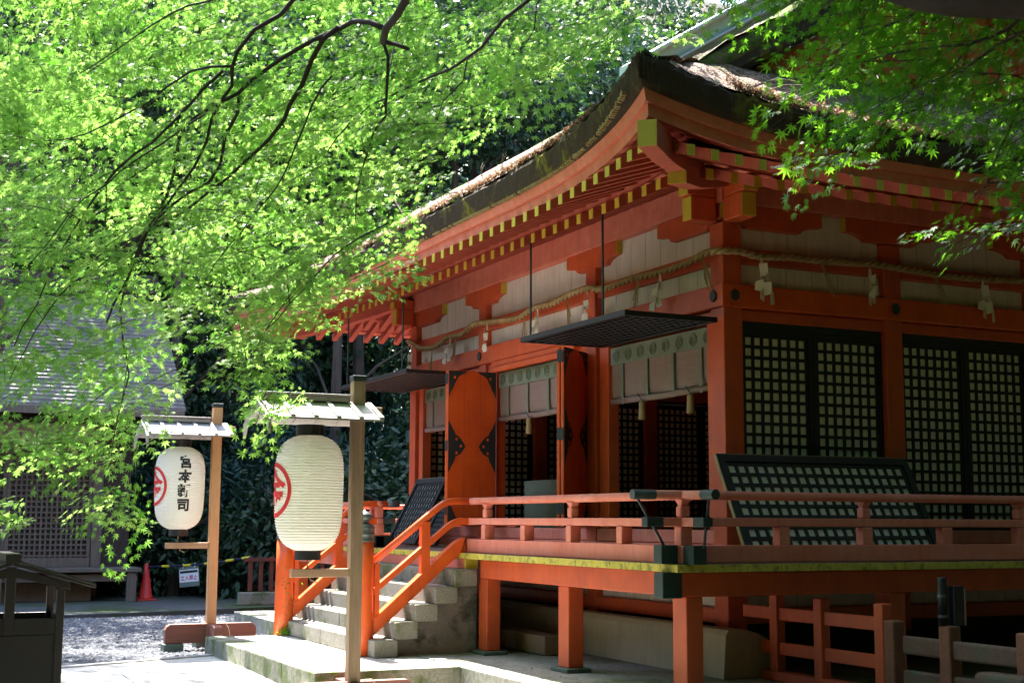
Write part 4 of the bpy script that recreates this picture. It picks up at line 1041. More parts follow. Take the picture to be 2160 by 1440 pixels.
for s in (1, -1):
    b(MB().add([(-.005, 0, 1.27), (-.005, s*.42, 1.155), (-.005, s*.42, 1.10), (-.005, 0, 1.20), (.015, 0, 1.27), (.015, s*.42, 1.155), (.015, s*.42, 1.10), (.015, 0, 1.20)], [(0,1,2,3),(7,6,5,4),(0,4,5,1),(1,5,6,2),(2,6,7,3),(3,7,4,0)]), 'gable_rail')
    b(MB().hexa([(-dp-.12, 0, 1.285), (.10, 0, 1.285), (.10, s*.60, 1.11), (-dp-.12, s*.60, 1.11), (-dp-.12, 0, 1.31), (.10, 0, 1.31), (.10, s*.60, 1.135), (-dp-.12, s*.60, 1.135)]), 'roof_sheet')
    q = MB()
    for k in range(9):
        x = -dp-.10+k*(dp+.2)/8; q.tube([(x, s*.03, 1.315), (x, s*.60, 1.137)], .011, 6)
    b(q, 'roof_rib', 'metalbox', 0)
b(MB().box(-dp-.14, .13, -.055, .055, 1.30, 1.37), 'ridge_cap')
b(MB().lathe([(.0, 0), (.05, .0), (.052, .02), (.03, .035), (.025, .05)], (0, 0, 0), 8), 'knob', 'ironwork', 0)
kn = cb.children[-1]; kn.rotation_euler = (R(90), 0, 0); kn.location = (-.10, hw+.09, .28)
b(MB().box(-.12, -.08, hw+.0, hw+.05, .255, .305), 'latch')
b(MB().prism([(-.36, .78), (-.13, .78), (-.13, .90), (-.36, 1.02)], (.006, 0, 0), (0,1,0), (0,0,1), (1,0,0), .004), 'side_plate')

# ------------------------------------------------------------ old hall at the left, cone, barrier, low red fence
hall = thing('wooden_hall', 'old unpainted wooden hall with shingled roof and lattice wall behind the gravel yard', 'hall', (-17.5, -6, 0))
h = lambda mb, nm, m, bv=.01, sm=False: rel(mb, nm, m, hall, bv, sm)
xw, ye_ = -17.5, -2.47
h(MB().box(xw-4.4, xw-.12, -14, ye_-.5, .1, 3.9), 'inner_wall', 'halldark', 0)
h(MB().box(xw-4.3, -16.75, -14, -2.25, .60, .68), 'floor_edge', 'hallwood')
for y in (-2.42, -4.9, -7.4): h(MB().box(-16.93, -16.79, y-.09, y+.09, .03, .60), 'porch_post', 'hallwood')
h(MB().box(-17.0, -16.86, -14, -2.3, .42, .56), 'porch_beam', 'hallwood')
h(MB().box(-17.6, -17.3, -14, -3.1, .03, .55), 'plinth_board', 'hallwood')
h(MB().box(xw-.12, xw+.05, -3.12, -2.93, .68, 3.75), 'wall_post', 'hallwood')
h(MB().box(xw-.30, xw-.12, -2.93, ye_+.1, .68, 3.9), 'recess_wall', 'halldark')
h(MB().box(xw-.14, xw+.02, -14, -3.125, .68, .86), 'wall_sill', 'hallwood')
h(MB().box(xw-.14, xw+.02, -14, -3.125, 2.95, 3.12), 'wall_rail', 'hallwood')
h(boards(-14, -3.13, xw, 3.122, 3.48, 'y'), 'plaster_boards', 'hallwhite')
h(MB().box(xw-.12, xw+.09, -14, -2.9, 3.482, 3.60), 'wall_plate', 'halldark')
def hl(y0, y1):
    mb = MB(); n = int((y1-y0)/.105)
    mb.box(xw-.06, xw-.0, y0, y0+.07, .862, 2.948); mb.box(xw-.06, xw-.0, y1-.07, y1, .862, 2.948)
    for i in range(1, n): y = y0+.07+(y1-y0-.14)*i/n; mb.box(xw-.045, xw-.012, y-.018, y+.018, .862, 2.948)
    for i in range(20): z = .90+i*.105; mb.box(xw-.048, xw-.008, y0+.071, y1-.071, z-.016, z+.016)
    o = h(mb, 'lattice_door', 'hallwood', 0)
    q = MB().box(xw-.10, xw-.07, y0, y1, .862, 2.948).build('door_backing', 'backing', o)
M['backing'] = painted('brown_backing', (.10, .075, .055), (.07, .055, .04), (.13, .11, .1), .9)
y = -3.13
for k in range(4): hl(y-1.60, y); y -= 1.605
# shingled roof with courses
er, rr_ = (-16.2, 3.72), (-19.3, 6.35)
rows_ = 30; q = MB()
for k in range(rows_):
    a, b2 = k/rows_, (k+1)/rows_+.012
    x0, z0 = er[0]+(rr_[0]-er[0])*a, er[1]+(rr_[1]-er[1])*a; x1, z1 = er[0]+(rr_[0]-er[0])*b2, er[1]+(rr_[1]-er[1])*b2
    q.hexa([(x0, -15, z0-.0), (x0, -1.62+.0, z0), (x1, -1.62, z1-.03), (x1, -15, z1-.03), (x0, -15, z0+.06), (x0, -1.62, z0+.06), (x1, -1.62, z1+.0), (x1, -15, z1+.0)])
ro = h(q, 'roof_slope', 'shingle', 0)
h(MB().hexa([(er[0]+.02, -15, er[1]-.14), (er[0]+.02, -1.64, er[1]-.14), (rr_[0], -1.64, rr_[1]-.16), (rr_[0], -15, rr_[1]-.16), (er[0]+.02, -15, er[1]-.005), (er[0]+.02, -1.64, er[1]-.005), (rr_[0], -1.64, rr_[1]-.04), (rr_[0], -15, rr_[1]-.04)]), 'eave_boards', 'hallwood', 0)
h(MB().hexa([(rr_[0], -15, rr_[1]-.14), (rr_[0], -1.6, rr_[1]-.14), (-22.4, -1.6, 3.6), (-22.4, -15, 3.6), (rr_[0], -15, rr_[1]), (rr_[0], -1.6, rr_[1]), (-22.4, -1.6, 3.75), (-22.4, -15, 3.75)]), 'roof_slope', 'shingle', 0)
h(MB().prism([(-21.9, 3.6), (-19.3, 5.9), (-17.4, 4.4), (-17.4, 3.6)], (0, ye_-.3, 0), (1,0,0), (0,0,1), (0,1,0), .08), 'gable_wall', 'halldark')
h(MB().box(rr_[0]-.18, rr_[0]+.18, -15, -1.75, rr_[1]-.02, rr_[1]+.42), 'roof_ridge', 'halldark', .03)
h(MB().box(rr_[0]-.22, rr_[0]+.24, -2.35, -1.7, rr_[1]+.1, rr_[1]+.5), 'ridge_end', 'halldark', .03)
for k in range(12): h(MB().box(-17.3, -16.45, -2.1-k*1.0, -2.02-k*1.0, 3.48, 3.56), 'hall_rafter', 'halldark')

cn = thing('traffic_cone', 'red plastic traffic cone at the corner of the wooden hall porch', 'traffic cone', (-17.15, -2.08, .03))
MB().box(-.19, .19, -.19, .19, 0, .03).build('cone_base', 'cone', cn, .01)
MB().lathe([(.145, .03), (.13, .06), (.035, .70), (.03, .715), (.02, .72)], (0, 0, 0), 24).build('cone_body', 'cone', cn, 0, True)
br = thing('barrier_bar', 'thin dark blue and yellow barrier bar running from the cone to the red fence', 'barrier', (-17.1, -2.05, .70))
A0, A1 = Vector((-17.1, -2.05, .69)), Vector((-15.0, -.50, .93)); n = 18
def bp_(t): p = A0.lerp(A1, t); p.z -= .05*math.sin(t*math.pi); return p
rel(MB().tube([bp_(k/n) for k in range(n+1)], .016, 8), 'bar', 'navy', br)
for a in (.17, .38, .58, .78, .93): rel(MB().tube([bp_(a-.035), bp_(a+.035)], .024, 10), 'yellow_sleeve', 'yel', br)
ux = (A1-A0).normalized(); uy = Vector((0,0,1)); nw = Vector((ux.y, -ux.x, 0)).normalized()
if nw.dot(CAM-A0) < 0: nw = -nw
# hanging notice
c0 = bp_(.30)+Vector((0,0,-.07)); ux = Vector((ux.x, ux.y, .10)).normalized()
W_, H_ = .50, .29
sg = thing('hanging_sign', 'small white notice with red characters hanging from the barrier bar', 'sign', c0)
k0 = Matrix.Translation(-c0)
def sp(mb, nm, m, off): o = mb.build(nm, m, sg); o.matrix_parent_inverse = k0; return o
uz = nw.cross(ux); uz = uz if uz.z > 0 else -uz
sp(MB().prism([(0, -H_-.06), (W_, -H_-.06), (W_, .03), (0, .03)], c0, ux, uz, nw, .004), 'sleeve', 'capg', 0)
sp(MB().prism([(.012, -H_+.03), (W_-.012, -H_+.03), (W_-.012, -.02), (.012, -.02)], c0+nw*.0045, ux, uz, nw, .003), 'sign_face', 'signw', 0)
sp(MB().prism([(.03, -.09), (W_-.03, -.09), (W_-.03, -.04), (.03, -.04)], c0+nw*.008, ux, uz, nw, .002), 'black_band', 'ink', 0)
gp, gf = glyph_mesh('立入禁止', .108, .0025)
sgn = 1
sp(MB().add([c0+nw*.0085+ux*(W_/2+a)+uz*(-.178+b_) for a, b_ in gp], gf), 'lettering', 'signred', 0)
for a in (.10, .40): sp(MB().tube([c0+ux*a, c0+ux*a+Vector((0,0,.10))], .008, 5), 'clip', 'signw', 0)
rf = thing('low_red_fence', 'low worn red picket fence in the shade behind the stone steps', 'fence', (-14.9, .2, .03))
for k in range(9): rel(MB().box(-14.95, -14.89, -.62+k*.20, -.54+k*.20, .28, .92), 'picket', 'oldred', rf, .008)
rel(MB().box(-14.93, -14.87, -.7, 1.2, .84, .90), 'fence_rail', 'oldred', rf); rel(MB().box(-14.98, -14.82, -.8, 1.3, .03, .27), 'fence_base', 'kerb', rf, .02)

# ------------------------------------------------------------ foliage
def leaves_mesh(name, m, parent, pos, nrm, dirs, size, template, faces, tint, rnd_curl=0.0, origin=None):
    """pos (n,3), nrm (n,3) leaf normal, dirs (n,3) leaf axis, size (n,), template (k,3) in (axis, side, normal)"""
    n, k = len(pos), len(template)
    d = dirs/np.linalg.norm(dirs, axis=1, keepdims=True)
    nn = nrm-d*np.sum(nrm*d, axis=1, keepdims=True); nn /= np.linalg.norm(nn, axis=1, keepdims=True)+1e-9
    s = np.cross(nn, d)
    T = template[None]*size[:, None, None]
    V = pos[:, None]+T[..., 0:1]*d[:, None]+T[..., 1:2]*s[:, None]+T[..., 2:3]*nn[:, None]
    me = bpy.data.meshes.new(name); me.vertices.add(n*k); me.vertices.foreach_set('co', V.reshape(-1).astype(np.float32))
    fl = np.concatenate([np.array(f) for f in faces]); ls = np.array([len(f) for f in faces])
    allv = (fl[None]+(np.arange(n)*k)[:, None]).reshape(-1); tot = np.tile(ls, n); st = np.concatenate([[0], np.cumsum(tot)[:-1]])
    me.loops.add(len(allv)); me.loops.foreach_set('vertex_index', allv.astype(np.int32))
    me.polygons.add(len(tot)); me.polygons.foreach_set('loop_start', st.astype(np.int32)); me.polygons.foreach_set('loop_total', tot.astype(np.int32))
    a = me.attributes.new('tint', 'FLOAT', 'POINT'); a.data.foreach_set('value', np.repeat(tint, k).astype(np.float32))
    me.materials.append(M[m]); me.update(calc_edges=True)
    o = bpy.data.objects.new(name, me); COL.objects.link(o)
    if parent is not None: o.parent = parent
    return o
def maple_template():
    ang = [0, 38, -38, 74, -74, 118, -118]; ln = [1.0, .92, .92, .72, .72, .40, .40]
    order = sorted(range(7), key=lambda i: ang[i]); v = [(0, 0, 0)]; f = []
    for i in order:
        a, l = R(ang[i]), ln[i]; w = .085*l+.022
        def P(r, da): return (r*math.cos(a+da), r*math.sin(a+da), -.10*r*r)
        k = len(v); v += [P(l*.42, -w/(l*.42)), P(l, 0), P(l*.42, w/(l*.42))]; f.append((0, k, k+1, k+2))
    return np.array(v), f
MT, MF = maple_template()
OV = np.array([(0, 0, 0), (.35, .22, .04), (.75, .17, .02), (1, 0, -.06), (.75, -.17, .02), (.35, -.22, .04)]); OF = [(0, 1, 2, 3), (0, 3, 4, 5)]
NV = np.array([(0, .02, 0), (.5, .035, -.03), (1, 0, -.14), (.5, -.035, -.03), (0, -.02, 0)]); NF = [(0, 1, 2, 3, 4)]
def rdir(n, bias=(0, 0, 0)):
    v = rng.normal(size=(n, 3))+np.array(bias); return v/np.linalg.norm(v, axis=1, keepdims=True)

# --- the big Japanese maple whose trunk stands just right of the picture
mp = thing('maple_tree', 'Japanese maple with bright green star shaped leaves hanging over the yard and shrine', 'maple tree', (7.25, -2.55, 0))
def mrel(mb, nm, m, sm=True): return rel(mb, nm, m, mp, 0, sm)
def lb(pts, r0, r1, nm='branch'):
    P = spline(pts, .12); n = len(P)
    for i in range(1, n-1): P[i] = P[i]+Vector((random.gauss(0, .006), random.gauss(0, .006), random.gauss(0, .006)))
    mrel(MB().tube(P, [r0+(r1-r0)*(i/(n-1))**.8 for i in range(n)], 7), nm, 'bark'); nodes.extend(P[::2])
nodes = []
mrel(MB().tube([(7.25, -2.55, -.1), (7.2, -2.55, .8), (7.35, -2.6, 1.8), (7.25, -2.7, 2.8), (6.9, -2.75, 3.7)], [.24, .19, .17, .15, .14], 14), 'trunk', 'bark')
L1 = [(6.9, -2.75, 3.7), at(2350, 10, 6.2), at(2200, -6, 6.3), at(2040, -8, 6.4), at(1880, -34, 6.6), at(1700, -120, 6.9), at(1450, -220, 7.4), at(1200, -200, 8.2), at(1110, -60, 9.0)]
lb(L1, .125, .035)
def px(seq, d0, d1): return [at(x, y, (d0+(d1-d0)*i/(len(seq)-1))*(.93 if seq[0][0] < 1500 else 1)) for i, (x, y) in enumerate(seq)]
lb([at(1450, -220, 7.4)]+px([(1100, -260), (940, -140), (860, -10), (838, 30), (815, 62), (808, 88)], 8.2, 9.2), .04, .024)
lb(px([(815, 62), (780, 50), (745, 48), (715, 58), (660, 85), (590, 128), (535, 165), (505, 198), (440, 228), (392, 262), (376, 310), (368, 360), (350, 410), (312, 480), (290, 540), (262, 600), (225, 680)], 9.2, 10.6), .020, .007)
lb(px([(505, 198), (500, 240), (476, 290), (465, 350), (400, 408), (340, 452), (300, 500), (278, 560), (255, 650), (262, 720), (268, 790), (258, 850), (240, 920), (235, 960)], 9.9, 11.6), .013, .004)
lb(px([(800, -60), (620, 0), (590, 30), (535, 65), (500, 110), (489, 140), (488, 182), (465, 215), (445, 252), (438, 300), (410, 350), (372, 402), (320, 468), (270, 520)], 9.0, 10.4), .020, .006)
lb(px([(489, 140), (400, 150), (350, 180), (310, 215), (260, 245), (180, 285), (100, 298), (60, 275)], 9.3, 10.4), .010, .003)
lb(px([(470, 150), (430, 188), (375, 250), (320, 300), (250, 355), (212, 402), (170, 462), (130, 530), (80, 640), (30, 730)], 9.4, 10.4), .012, .004)
lb(px([(715, 58), (680, 82), (660, 122), (640, 178), (612, 222), (600, 252), (568, 292), (510, 345), (450, 400), (395, 440), (330, 478), (250, 520), (160, 560)], 9.4, 10.8), .020, .005)
lb(px([(808, 88), (818, 120), (815, 180), (810, 245), (790, 275), (775, 320), (760, 362), (752, 412), (750, 466)], 9.3, 10.2), .012, .004)
lb(px([(808, 88), (835, 92), (862, 104)], 9.2, 9.1), .018, .012)
lb(px([(1250, -120), (1110, 0), (1060, 45), (1015, 95), (985, 125), (950, 145), (905, 165), (850, 190), (815, 205), (750, 250), (690, 320)], 8.8, 10.2), .018, .004)
lb(px([(985, 128), (978, 170), (935, 215), (925, 245)], 9.2, 9.5), .006, .003)
lb(px([(820, 470), (760, 500), (700, 540), (660, 590), (610, 640), (560, 700), (520, 760)], 9.8, 10.6), .006, .003)
lb(px([(1180, -60), (1130, 10), (1125, 60), (1110, 90)], 9.0, 9.2), .008, .003)
lb(px([(320, 478), (240, 540), (150, 600), (70, 700), (20, 800)], 10.4, 10.9), .008, .003)
lb(px([(640, 0), (520, -20), (360, 30), (240, 110), (160, 160)], 9.0, 9.8), .012, .003)
lb(px([(450, 230), (300, 330), (180, 420), (60, 560)], 9.7, 10.0), .008, .003)
lb(px([(700, 160), (640, 260), (600, 360), (560, 430), (480, 520), (430, 600)], 9.5, 10.3), .008, .003)
lb(px([(2200, -6), (2130, 60), (2040, 92), (1940, 102), (1850, 122), (1770, 142), (1700, 132)], 6.4, 7.6), .012, .003)
lb(px([(2200, 40), (2060, 130), (1960, 200), (1880, 260)], 6.4, 7.4), .010, .003)
lb(px([(2250, 100), (2160, 220), (2100, 330), (2060, 420)], 6.6, 7.4), .009, .003)
lb(px([(2040, -8), (1900, 40), (1780, 100), (1690, 190)], 6.6, 7.6), .010, .003)
NODE = np.array([tuple(p) for p in nodes])

MASK = """
557999999999999999999631001234445555
147689999999999999997411001245677777
014579999999999999763000000157787777
145435999999999997410000000057777766
554334799999999852100000000036422356
876667899999998410000000000024000034
999999999999973000000000000000000024
999999999999953000000000000000000143
999999999999862000000000000000000120
999999999999850000000000000000000000
999889778876520000000000000000000000
885244226520000000000000000000000000
754356136610000000000000000000000000
646777126810000000000000000000000000
646884000600000000000000000000000000
545762000000000000000000000000000000
056750000000000000000000000000000000
003450000000000000000000000000000000
000130000000000000000000000000000000
""".split()
SPX = []        # spray centres, scattered through the depth of the crown
def dens(cx, cy):
    r_ = min(max(int(cy//60), 0), 30); c_ = min(max(int(cx//60), 0), 35)
    return int(MASK[r_][c_]) if r_ < len(MASK) else 0
for gy in range(-9, 19):
    for gx in range(-10, 40):
        d = dens(gx*60, gy*60); right = gx >= 24
        if gy < 0: d = 7 if not (21 < gx < 25) else 3
        if gx < 0: d = min(d, 7) if gy < 15 else 2
        lam = d*(.42 if not right else .32)*(.8 if (gy < 0 or gx < 0 or gx > 36) else 1)
        for _ in range(rng.poisson(lam)):
            x, y = gx*60+rng.random()*60, gy*60+rng.random()*60
            if right: ds = rng.uniform(6.6, 8.4)
            elif y > 840: ds = rng.uniform(10.6, 12.0)
            elif y > 600: ds = rng.uniform(9.6, 12.0)
            else: ds = rng.uniform(9.0, 12.6)
            SPX.append((at(x, y, ds), right))
def sprays(lst, name, m, size):
    pos, nrm, dr, sz_, tint = [], [], [], [], []; twb = MB()
    for c, right in lst:
        c = np.array(c); az = rng.normal(math.pi+.9, .9); el = rng.normal(-.28, .28)
        ax = np.array([math.cos(az)*math.cos(el), math.sin(az)*math.cos(el), math.sin(el)])
        up = np.array([0, 0, 1.])+rng.normal(size=3)*.42; up -= ax*up.dot(ax); up /= np.linalg.norm(up); sd = np.cross(up, ax)
        L = rng.uniform(.36, .70); nn = int(L/.045); tn = rng.random()
        if rng.random() < .85: twb.tube([tuple(c-ax*L*.5), tuple(c+up*.01), tuple(c+ax*L*.45)], [.0034, .0026, .0012], 3, False)
        for i in range(nn):
            t = (i/(nn-1)-.5)*L; wdt = .20*math.sin(math.pi*(i+1.2)/(nn+1.6))
            for s in (-1, 1):
                for rr in (rng.uniform(.25, .6), rng.uniform(.7, 1.1)):
                    if rng.random() < .12: continue
                    p = c+ax*(t+rng.normal()*.015)+sd*s*wdt*rr+up*rng.normal()*.022-np.array([0, 0, .03*rr])
                    dd = ax*.7+sd*s*1.0*rr+rng.normal(size=3)*.22+np.array([0, 0, -.38])
                    pos.append(p); dr.append(dd); nrm.append(up+rng.normal(size=3)*.24); sz_.append(size*rng.uniform(.45, 1.18)); tint.append(min(1, max(0, tn*.6+rng.random()*.4)))
    # thin twigs joining some sprays to the nearest limb
    used = {}
    for c, right in lst[::2]:
        a = np.array(c); ks = np.argsort(((NODE-a)**2).sum(1))[:6]; k = int(ks[rng.integers(0, 6)]); used[k] = used.get(k, 0)+1; b_ = NODE[k]; L = np.linalg.norm(a-b_)
        if .15 < L < 1.0 and used[k] < 3:
            mid = (a+b_)/2+np.array([0, 0, .06*L]); twb.tube([tuple(b_), tuple(mid), tuple(a)], [.0045, .003, .0015], 4, False)
    o = leaves_mesh(name, m, mp, np.array(pos), np.array(nrm), np.array(dr), np.array(sz_), MT, MF, np.array(tint)); o.matrix_parent_inverse = Matrix.Translation(-mp.location)
    mrel(twb, 'twigs', 'bark', False); return len(pos)
for (x_, y_, d_, n_, rx_) in ((1020, 120, 10.5, 330, 1.5), (1220, 60, 10.5, 170, 1.2), (50, 790, 11.2, 130, .8), (60, 380, 10.5, 60, .8), (480, -60, 10.3, 70, .9)):  # sprays added up-sun to cast darker patches on the crown below
    c0 = at(x_, y_, d_)+Vector((-1.45, 0, 2.6))
    for _ in range(n_): SPX.append((c0+Vector((rng.normal()*rx_*.6, rng.normal()*rx_*.6, rng.normal()*.22)), False))
nl = sprays([s for s in SPX if not s[1]], 'crown', 'maple', .058)
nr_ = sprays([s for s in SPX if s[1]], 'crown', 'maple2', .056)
print('maple leaves', nl, nr_, 'sprays', len(SPX))

# crown extended outside the view, added to shade the shrine's side wall
N = 125000; pos = np.stack([rng.uniform(-.5, 17, N), rng.uniform(-13, 13, N), rng.uniform(5.0, 10.2, N)], 1)
rel_ = pos-np.array(CAM); fz_ = rel_@np.array(F); ux_ = rel_@np.array(RT)/fz_*FPX; uy_ = rel_@np.array(UP)/fz_*FPX
clump = np.sin(pos[:, 0]*1.3+pos[:, 2])*np.sin(pos[:, 1]*1.1-pos[:, 2]*.7)
keep = ~((fz_ > 0) & (np.abs(ux_) < 1130) & (uy_ < 770)) & (clump > -.85) & (((pos[:, 0] > 3.0+np.maximum(0, -3-pos[:, 1])*.55) & ((pos[:, 0] > 3.6) | (pos[:, 2] > 7.5))) | ((pos[:, 2] > 8.2) & (pos[:, 1] > -3.6) & (clump > -.5))); pos = pos[keep]; N = len(pos)
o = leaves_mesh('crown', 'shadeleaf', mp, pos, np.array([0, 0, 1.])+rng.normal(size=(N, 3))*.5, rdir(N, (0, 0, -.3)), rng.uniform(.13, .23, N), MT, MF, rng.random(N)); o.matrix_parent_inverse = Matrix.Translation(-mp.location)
for a in range(7):
    an = -1.2+a*.62; e = Vector((7+5*math.cos(an), 2+6*math.sin(an), 7.2))
    mrel(MB().tube([(6.95, -2.75, 3.4), (7.0+(e.x-7)*.35, -2.6+(e.y+2.6)*.3, 5.6), (e.x, e.y, e.z)], [.09, .06, .02], 8), 'branch', 'bark')

# --- hillside behind
def hz(x, y): 
    a = max(0, -20.5-x); return .0+a*.78+(.6*math.sin(x*.35+y*.2)+.4*math.sin(y*.5))*min(1, a/4)
rows = [[(x, y, hz(x, y)-.15) for y in np.arange(-60, 80, 2.5)] for x in np.arange(-17, -75, -2.0)]
structure(MB().grid(rows).build('hill', 'soil', None, 0, True))
def blob_crown(n, rx, rz_, seed, clump=26):
    g = np.random.default_rng(seed); cc = g.normal(size=(clump, 3)); cc /= np.linalg.norm(cc, axis=1, keepdims=True); cc *= (g.random((clump, 1))**.33)*.82
    k = g.integers(0, clump, n); v = g.normal(size=(n, 3)); v /= np.linalg.norm(v, axis=1, keepdims=True)
    p = cc[k]+v*(g.random((n, 1))**.4)*.30; nr = v*.6+g.normal(size=(n, 3))*.5+np.array([0, 0, .5])
    d = v*.8+g.normal(size=(n, 3))*.6+np.array([0, 0, -.5])
    return p*np.array([rx, rx, rz_]), nr, d, g
def make_tree(kind, seed, label, cat, group):
    t = thing(kind[0], label, cat, (0,0,0), 0, group)
    rx, rz0, hc, n, ls, m, T, Fc = kind[1:]
    p, nr, d, g = blob_crown(n, rx, rz0, seed)
    p[:, 2] += hc
    leaves_mesh('crown', m, t, p, nr, d, ls*g.uniform(.6, 1.25, n), T, Fc, g.random(n))
    mb = MB().tube([(0, 0, -.6), (.1, .05, hc*.4), (-.05, .1, hc*.8), (0, 0, hc+rz0*.3)], [.16, .13, .09, .04], 7)
    for k in range(7):
        a = g.random()*6.28; l = rx*g.uniform(.4, .8); z0 = hc*g.uniform(.3, .8)
        mb.tube([(0, 0, z0), (l*.5*math.cos(a), l*.5*math.sin(a), z0+l*.5), (l*math.cos(a), l*math.sin(a), z0+l*.8)], [.05, .035, .012], 5)
    mb.build('trunk', 'treebark', t); return t
BR = ('broadleaf_tree', 2.5, 2.7, 3.3, 5200, .20, 'broad', OV, OF)
TA = ('tall_tree', 3.6, 2.6, 11.5, 7000, .22, 'broad', OV, OF)
BU = ('evergreen_shrub', 1.5, 1.3, 1.0, 3200, .15, 'broad', OV, OF)
FE = ('fern_leaved_tree', 2.2, 1.7, 3.0, 5200, .24, 'fern', OV*np.array([1, .45, 1]), OF)
CE = ('cedar_tree', 2.4, 4.5, 6.5, 7500, .55, 'sugi', NV, NF)
protos = {}
def put(kind, x, y, s, label, cat, group, zoff=0, var=0):
    key = (kind[0], var)
    if key not in protos: protos[key] = make_tree(kind, 11+var*7+len(protos), label, cat, group); o = protos[key]
    else:
        o = dup(protos[key]); tag(o, label, cat, group)
    o.location = (x, y, hz(x, y)+zoff); o.rotation_euler = (0, 0, rng.random()*6.28); o.scale = (s, s, s*rng.uniform(.9, 1.15)); return o
gl = 'dark evergreen trees covering the hillside'
for i, x in enumerate(np.arange(-22.5, -50, -3.3)):
    for j, y in enumerate(np.arange(-9+i*.2, 16+i*3.2, 3.4)):
        put(BR, x+rng.normal()*.7, y+rng.normal()*.9, rng.uniform(.9, 1.35)+i*.04, 'dense glossy evergreen broadleaf tree growing on the shaded hillside', 'tree', gl, -1.2, int(rng.integers(0, 3)))
for x, y, s in ((-17.6, -5.0, 1.5), (-16.9, -9.2, 1.6), (-18.5, -12.5, 1.6), (-11.8, -7.9, 1.55), (-5.2, -9.4, 1.35), (-23.6, -2.5, 1.5), (-23, 1.2, 1.5), (-23.4, 4.5, 1.5), (-24, 8, 1.5), (-23, 11.5, 1.5), (-20.8, -.8, 1.35), (-20.5, 2.8, 1.3), (-27, -1, 1.6), (-27, 3, 1.6), (-27, 7, 1.6), (-21, 6.2, 1.3)):
    put(TA, x, y, s*.72, *(('tall evergreen whose crown spreads high over the gravel yard and the wooden hall', 'tree', 'tall trees shading the yard') if x > -19 else ('tall dark evergreen standing at the foot of the wooded slope', 'tree', 'tall trees at the foot of the slope')), 0, int(rng.integers(0, 2)))
for x, y, s in ((-20.6, -6.0, .95), (-21.2, -3.2, 1.0), (-20.5, -1.2, .9), (-21, 1.2, 1.0), (-20.2, 3.2, .85), (-21.8, 5.8, 1.05), (-22.2, 9.5, 1.0), (-24.2, 0, 1.2), (-24, 7.3, 1.2)):
    put(FE, x, y, s, 'blue green feathery leaved tree at the foot of the hillside', 'tree', 'feathery trees at the foot of the hill', -.8, int(rng.integers(0, 2)))
for x, y, s in ((-16.6, 1.6, 1.3), (-15.2, 3.4, 1.5), (-16.5, 5.4, 1.7), (-18.2, .3, 1.2), (-17.6, 3.4, 1.7), (-13.8, 5.4, 1.5), (-18.9, -1.2, 1.1), (-19.2, 6.5, 1.8), (-14.2, 8.3, 1.7), (-17, 9.2, 1.8)):
    put(BU, x, y, s, 'glossy dark evergreen shrub in the deep shade behind the shrine', 'shrub', 'evergreen shrubs behind the shrine', 0, int(rng.integers(0, 2)))
for x, y, s in ((-15.5, 11.8, 1.15), (-19, 13.8, 1.35), (-14.6, 15.5, 1.2), (-22, 17.5, 1.5), (-17.5, 19.5, 1.4), (-12, 19, 1.3)):
    put(CE, x, y, s, 'tall cedar with drooping blue green needles rising behind the shrine roof', 'cedar', 'cedars behind the shrine roof', 0, int(rng.integers(0, 2)))
# --- leaf shell added out of view, right and rear, to shade the shrine's side
N = 70000
th = rng.uniform(-2.35, 2.05, N); rad = rng.uniform(15.5, 20, N)+1.5*np.sin(th*7)
pos = np.stack([4+rad*np.cos(th), -3+rad*np.sin(th)*1.05, rng.uniform(0, 1, N)**1.35*np.where(th < -1.45, 9, 17)], 1)
wd = leaves_mesh('added_shade_leaves', 'broad', None, pos, rdir(N), rdir(N, (0, 0, -.5)), rng.uniform(.6, 1.15, N), OV, OF, rng.random(N)); tag(wd, kind='stuff')
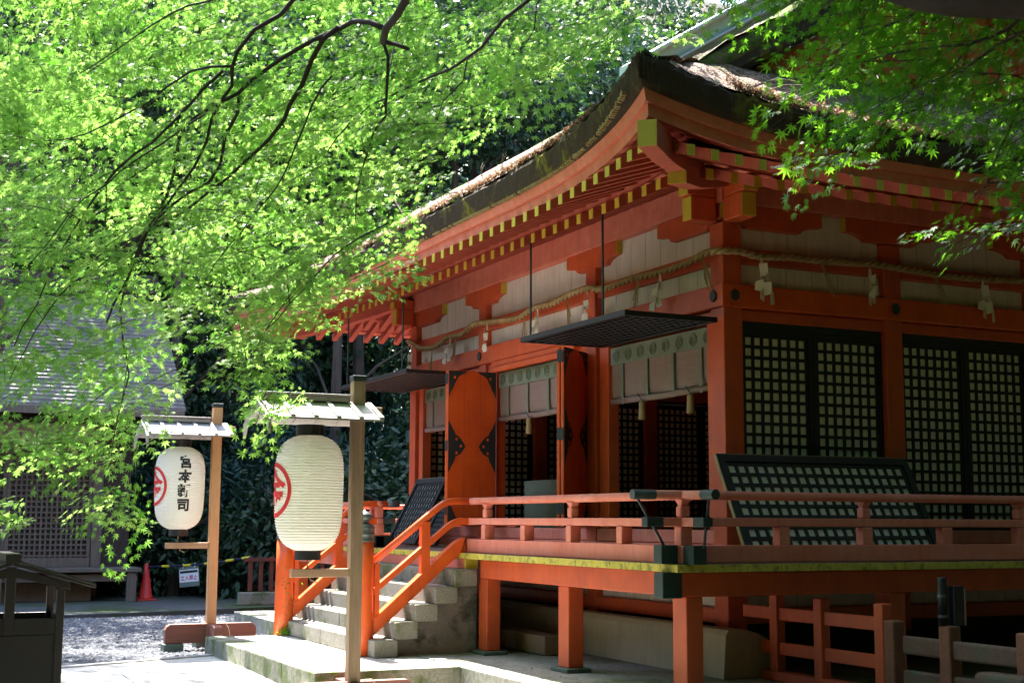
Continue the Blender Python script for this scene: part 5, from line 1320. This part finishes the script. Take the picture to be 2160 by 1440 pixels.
# moss and small ferns at the foot of the far newel post
N = 500; a = rng.uniform(-.1, .25, N)
pos = np.stack([-5.72+rng.normal(size=N)*.06+.0, -2.56+rng.normal(size=N)*.05, .23+np.abs(rng.normal(size=N))*.05+(rng.random(N) < .25)*rng.random(N)*.75], 1)
ivy = leaves_mesh('moss_and_creeper', 'maple2', None, pos, rdir(N), rdir(N, (0, 0, .4)), rng.uniform(.012, .035, N), OV, OF, rng.random(N)); tag(ivy, kind='stuff')

# loose stones of the gravel, and fallen leaves
def pebbles(name, n_, x0, x1, y0, y1, z, r0, r1, m):
    g = np.random.default_rng(5); O = np.array([(1,0,0),(0,1,0),(-1,0,0),(0,-1,0),(0,0,.7),(0,0,-.5)])
    P = np.stack([g.uniform(x0, x1, n_), g.uniform(y0, y1, n_), np.full(n_, z)], 1); r_ = g.uniform(r0, r1, (n_, 1, 1)); V = P[:, None]+O[None]*r_*g.uniform(.6, 1.2, (n_, 6, 1))
    T = np.array([(0,1,4),(1,2,4),(2,3,4),(3,0,4),(1,0,5),(2,1,5),(3,2,5),(0,3,5)]); Fs = (T[None]+(np.arange(n_)*6)[:, None, None]).reshape(-1, 3)
    me = bpy.data.meshes.new(name); me.from_pydata(V.reshape(-1, 3).tolist(), [], Fs.tolist()); me.materials.append(M[m]); o = bpy.data.objects.new(name, me); COL.objects.link(o); return tag(o, kind='stuff')
M['pebble'] = stone('loose_pebbles', (.20, .21, .23), (.06, .063, .075), 0, (.1, .1, .1), 9)
pebbles('gravel_stones', 17500, -12.9, -5.6, -6.6, 1.0, 0, .014, .034, 'pebble')
N = 900; pos = np.concatenate([np.stack([rng.uniform(-5.8, 1, 300), rng.uniform(-3.45, -2.1, 300), np.full(300, .226)], 1), np.stack([rng.uniform(-2.4, 2.4, 300), rng.uniform(-1.95, .0, 300), np.full(300, .226)], 1), np.stack([rng.uniform(-13, -5.5, 300), rng.uniform(-6, 0, 300), np.full(300, .02)], 1)])
pos = pos[~((pos[:, 0] > -1.55) & (pos[:, 1] < -2.05))]; N = len(pos)
fl_ = leaves_mesh('fallen_leaves', 'litter_leaf', None, pos, np.array([0, 0, 1.])+rng.normal(size=(N, 3))*.25, rdir(N)*np.array([1, 1, .15]), rng.uniform(.012, .03, N), MT, MF, rng.random(N)); tag(fl_, kind='stuff')
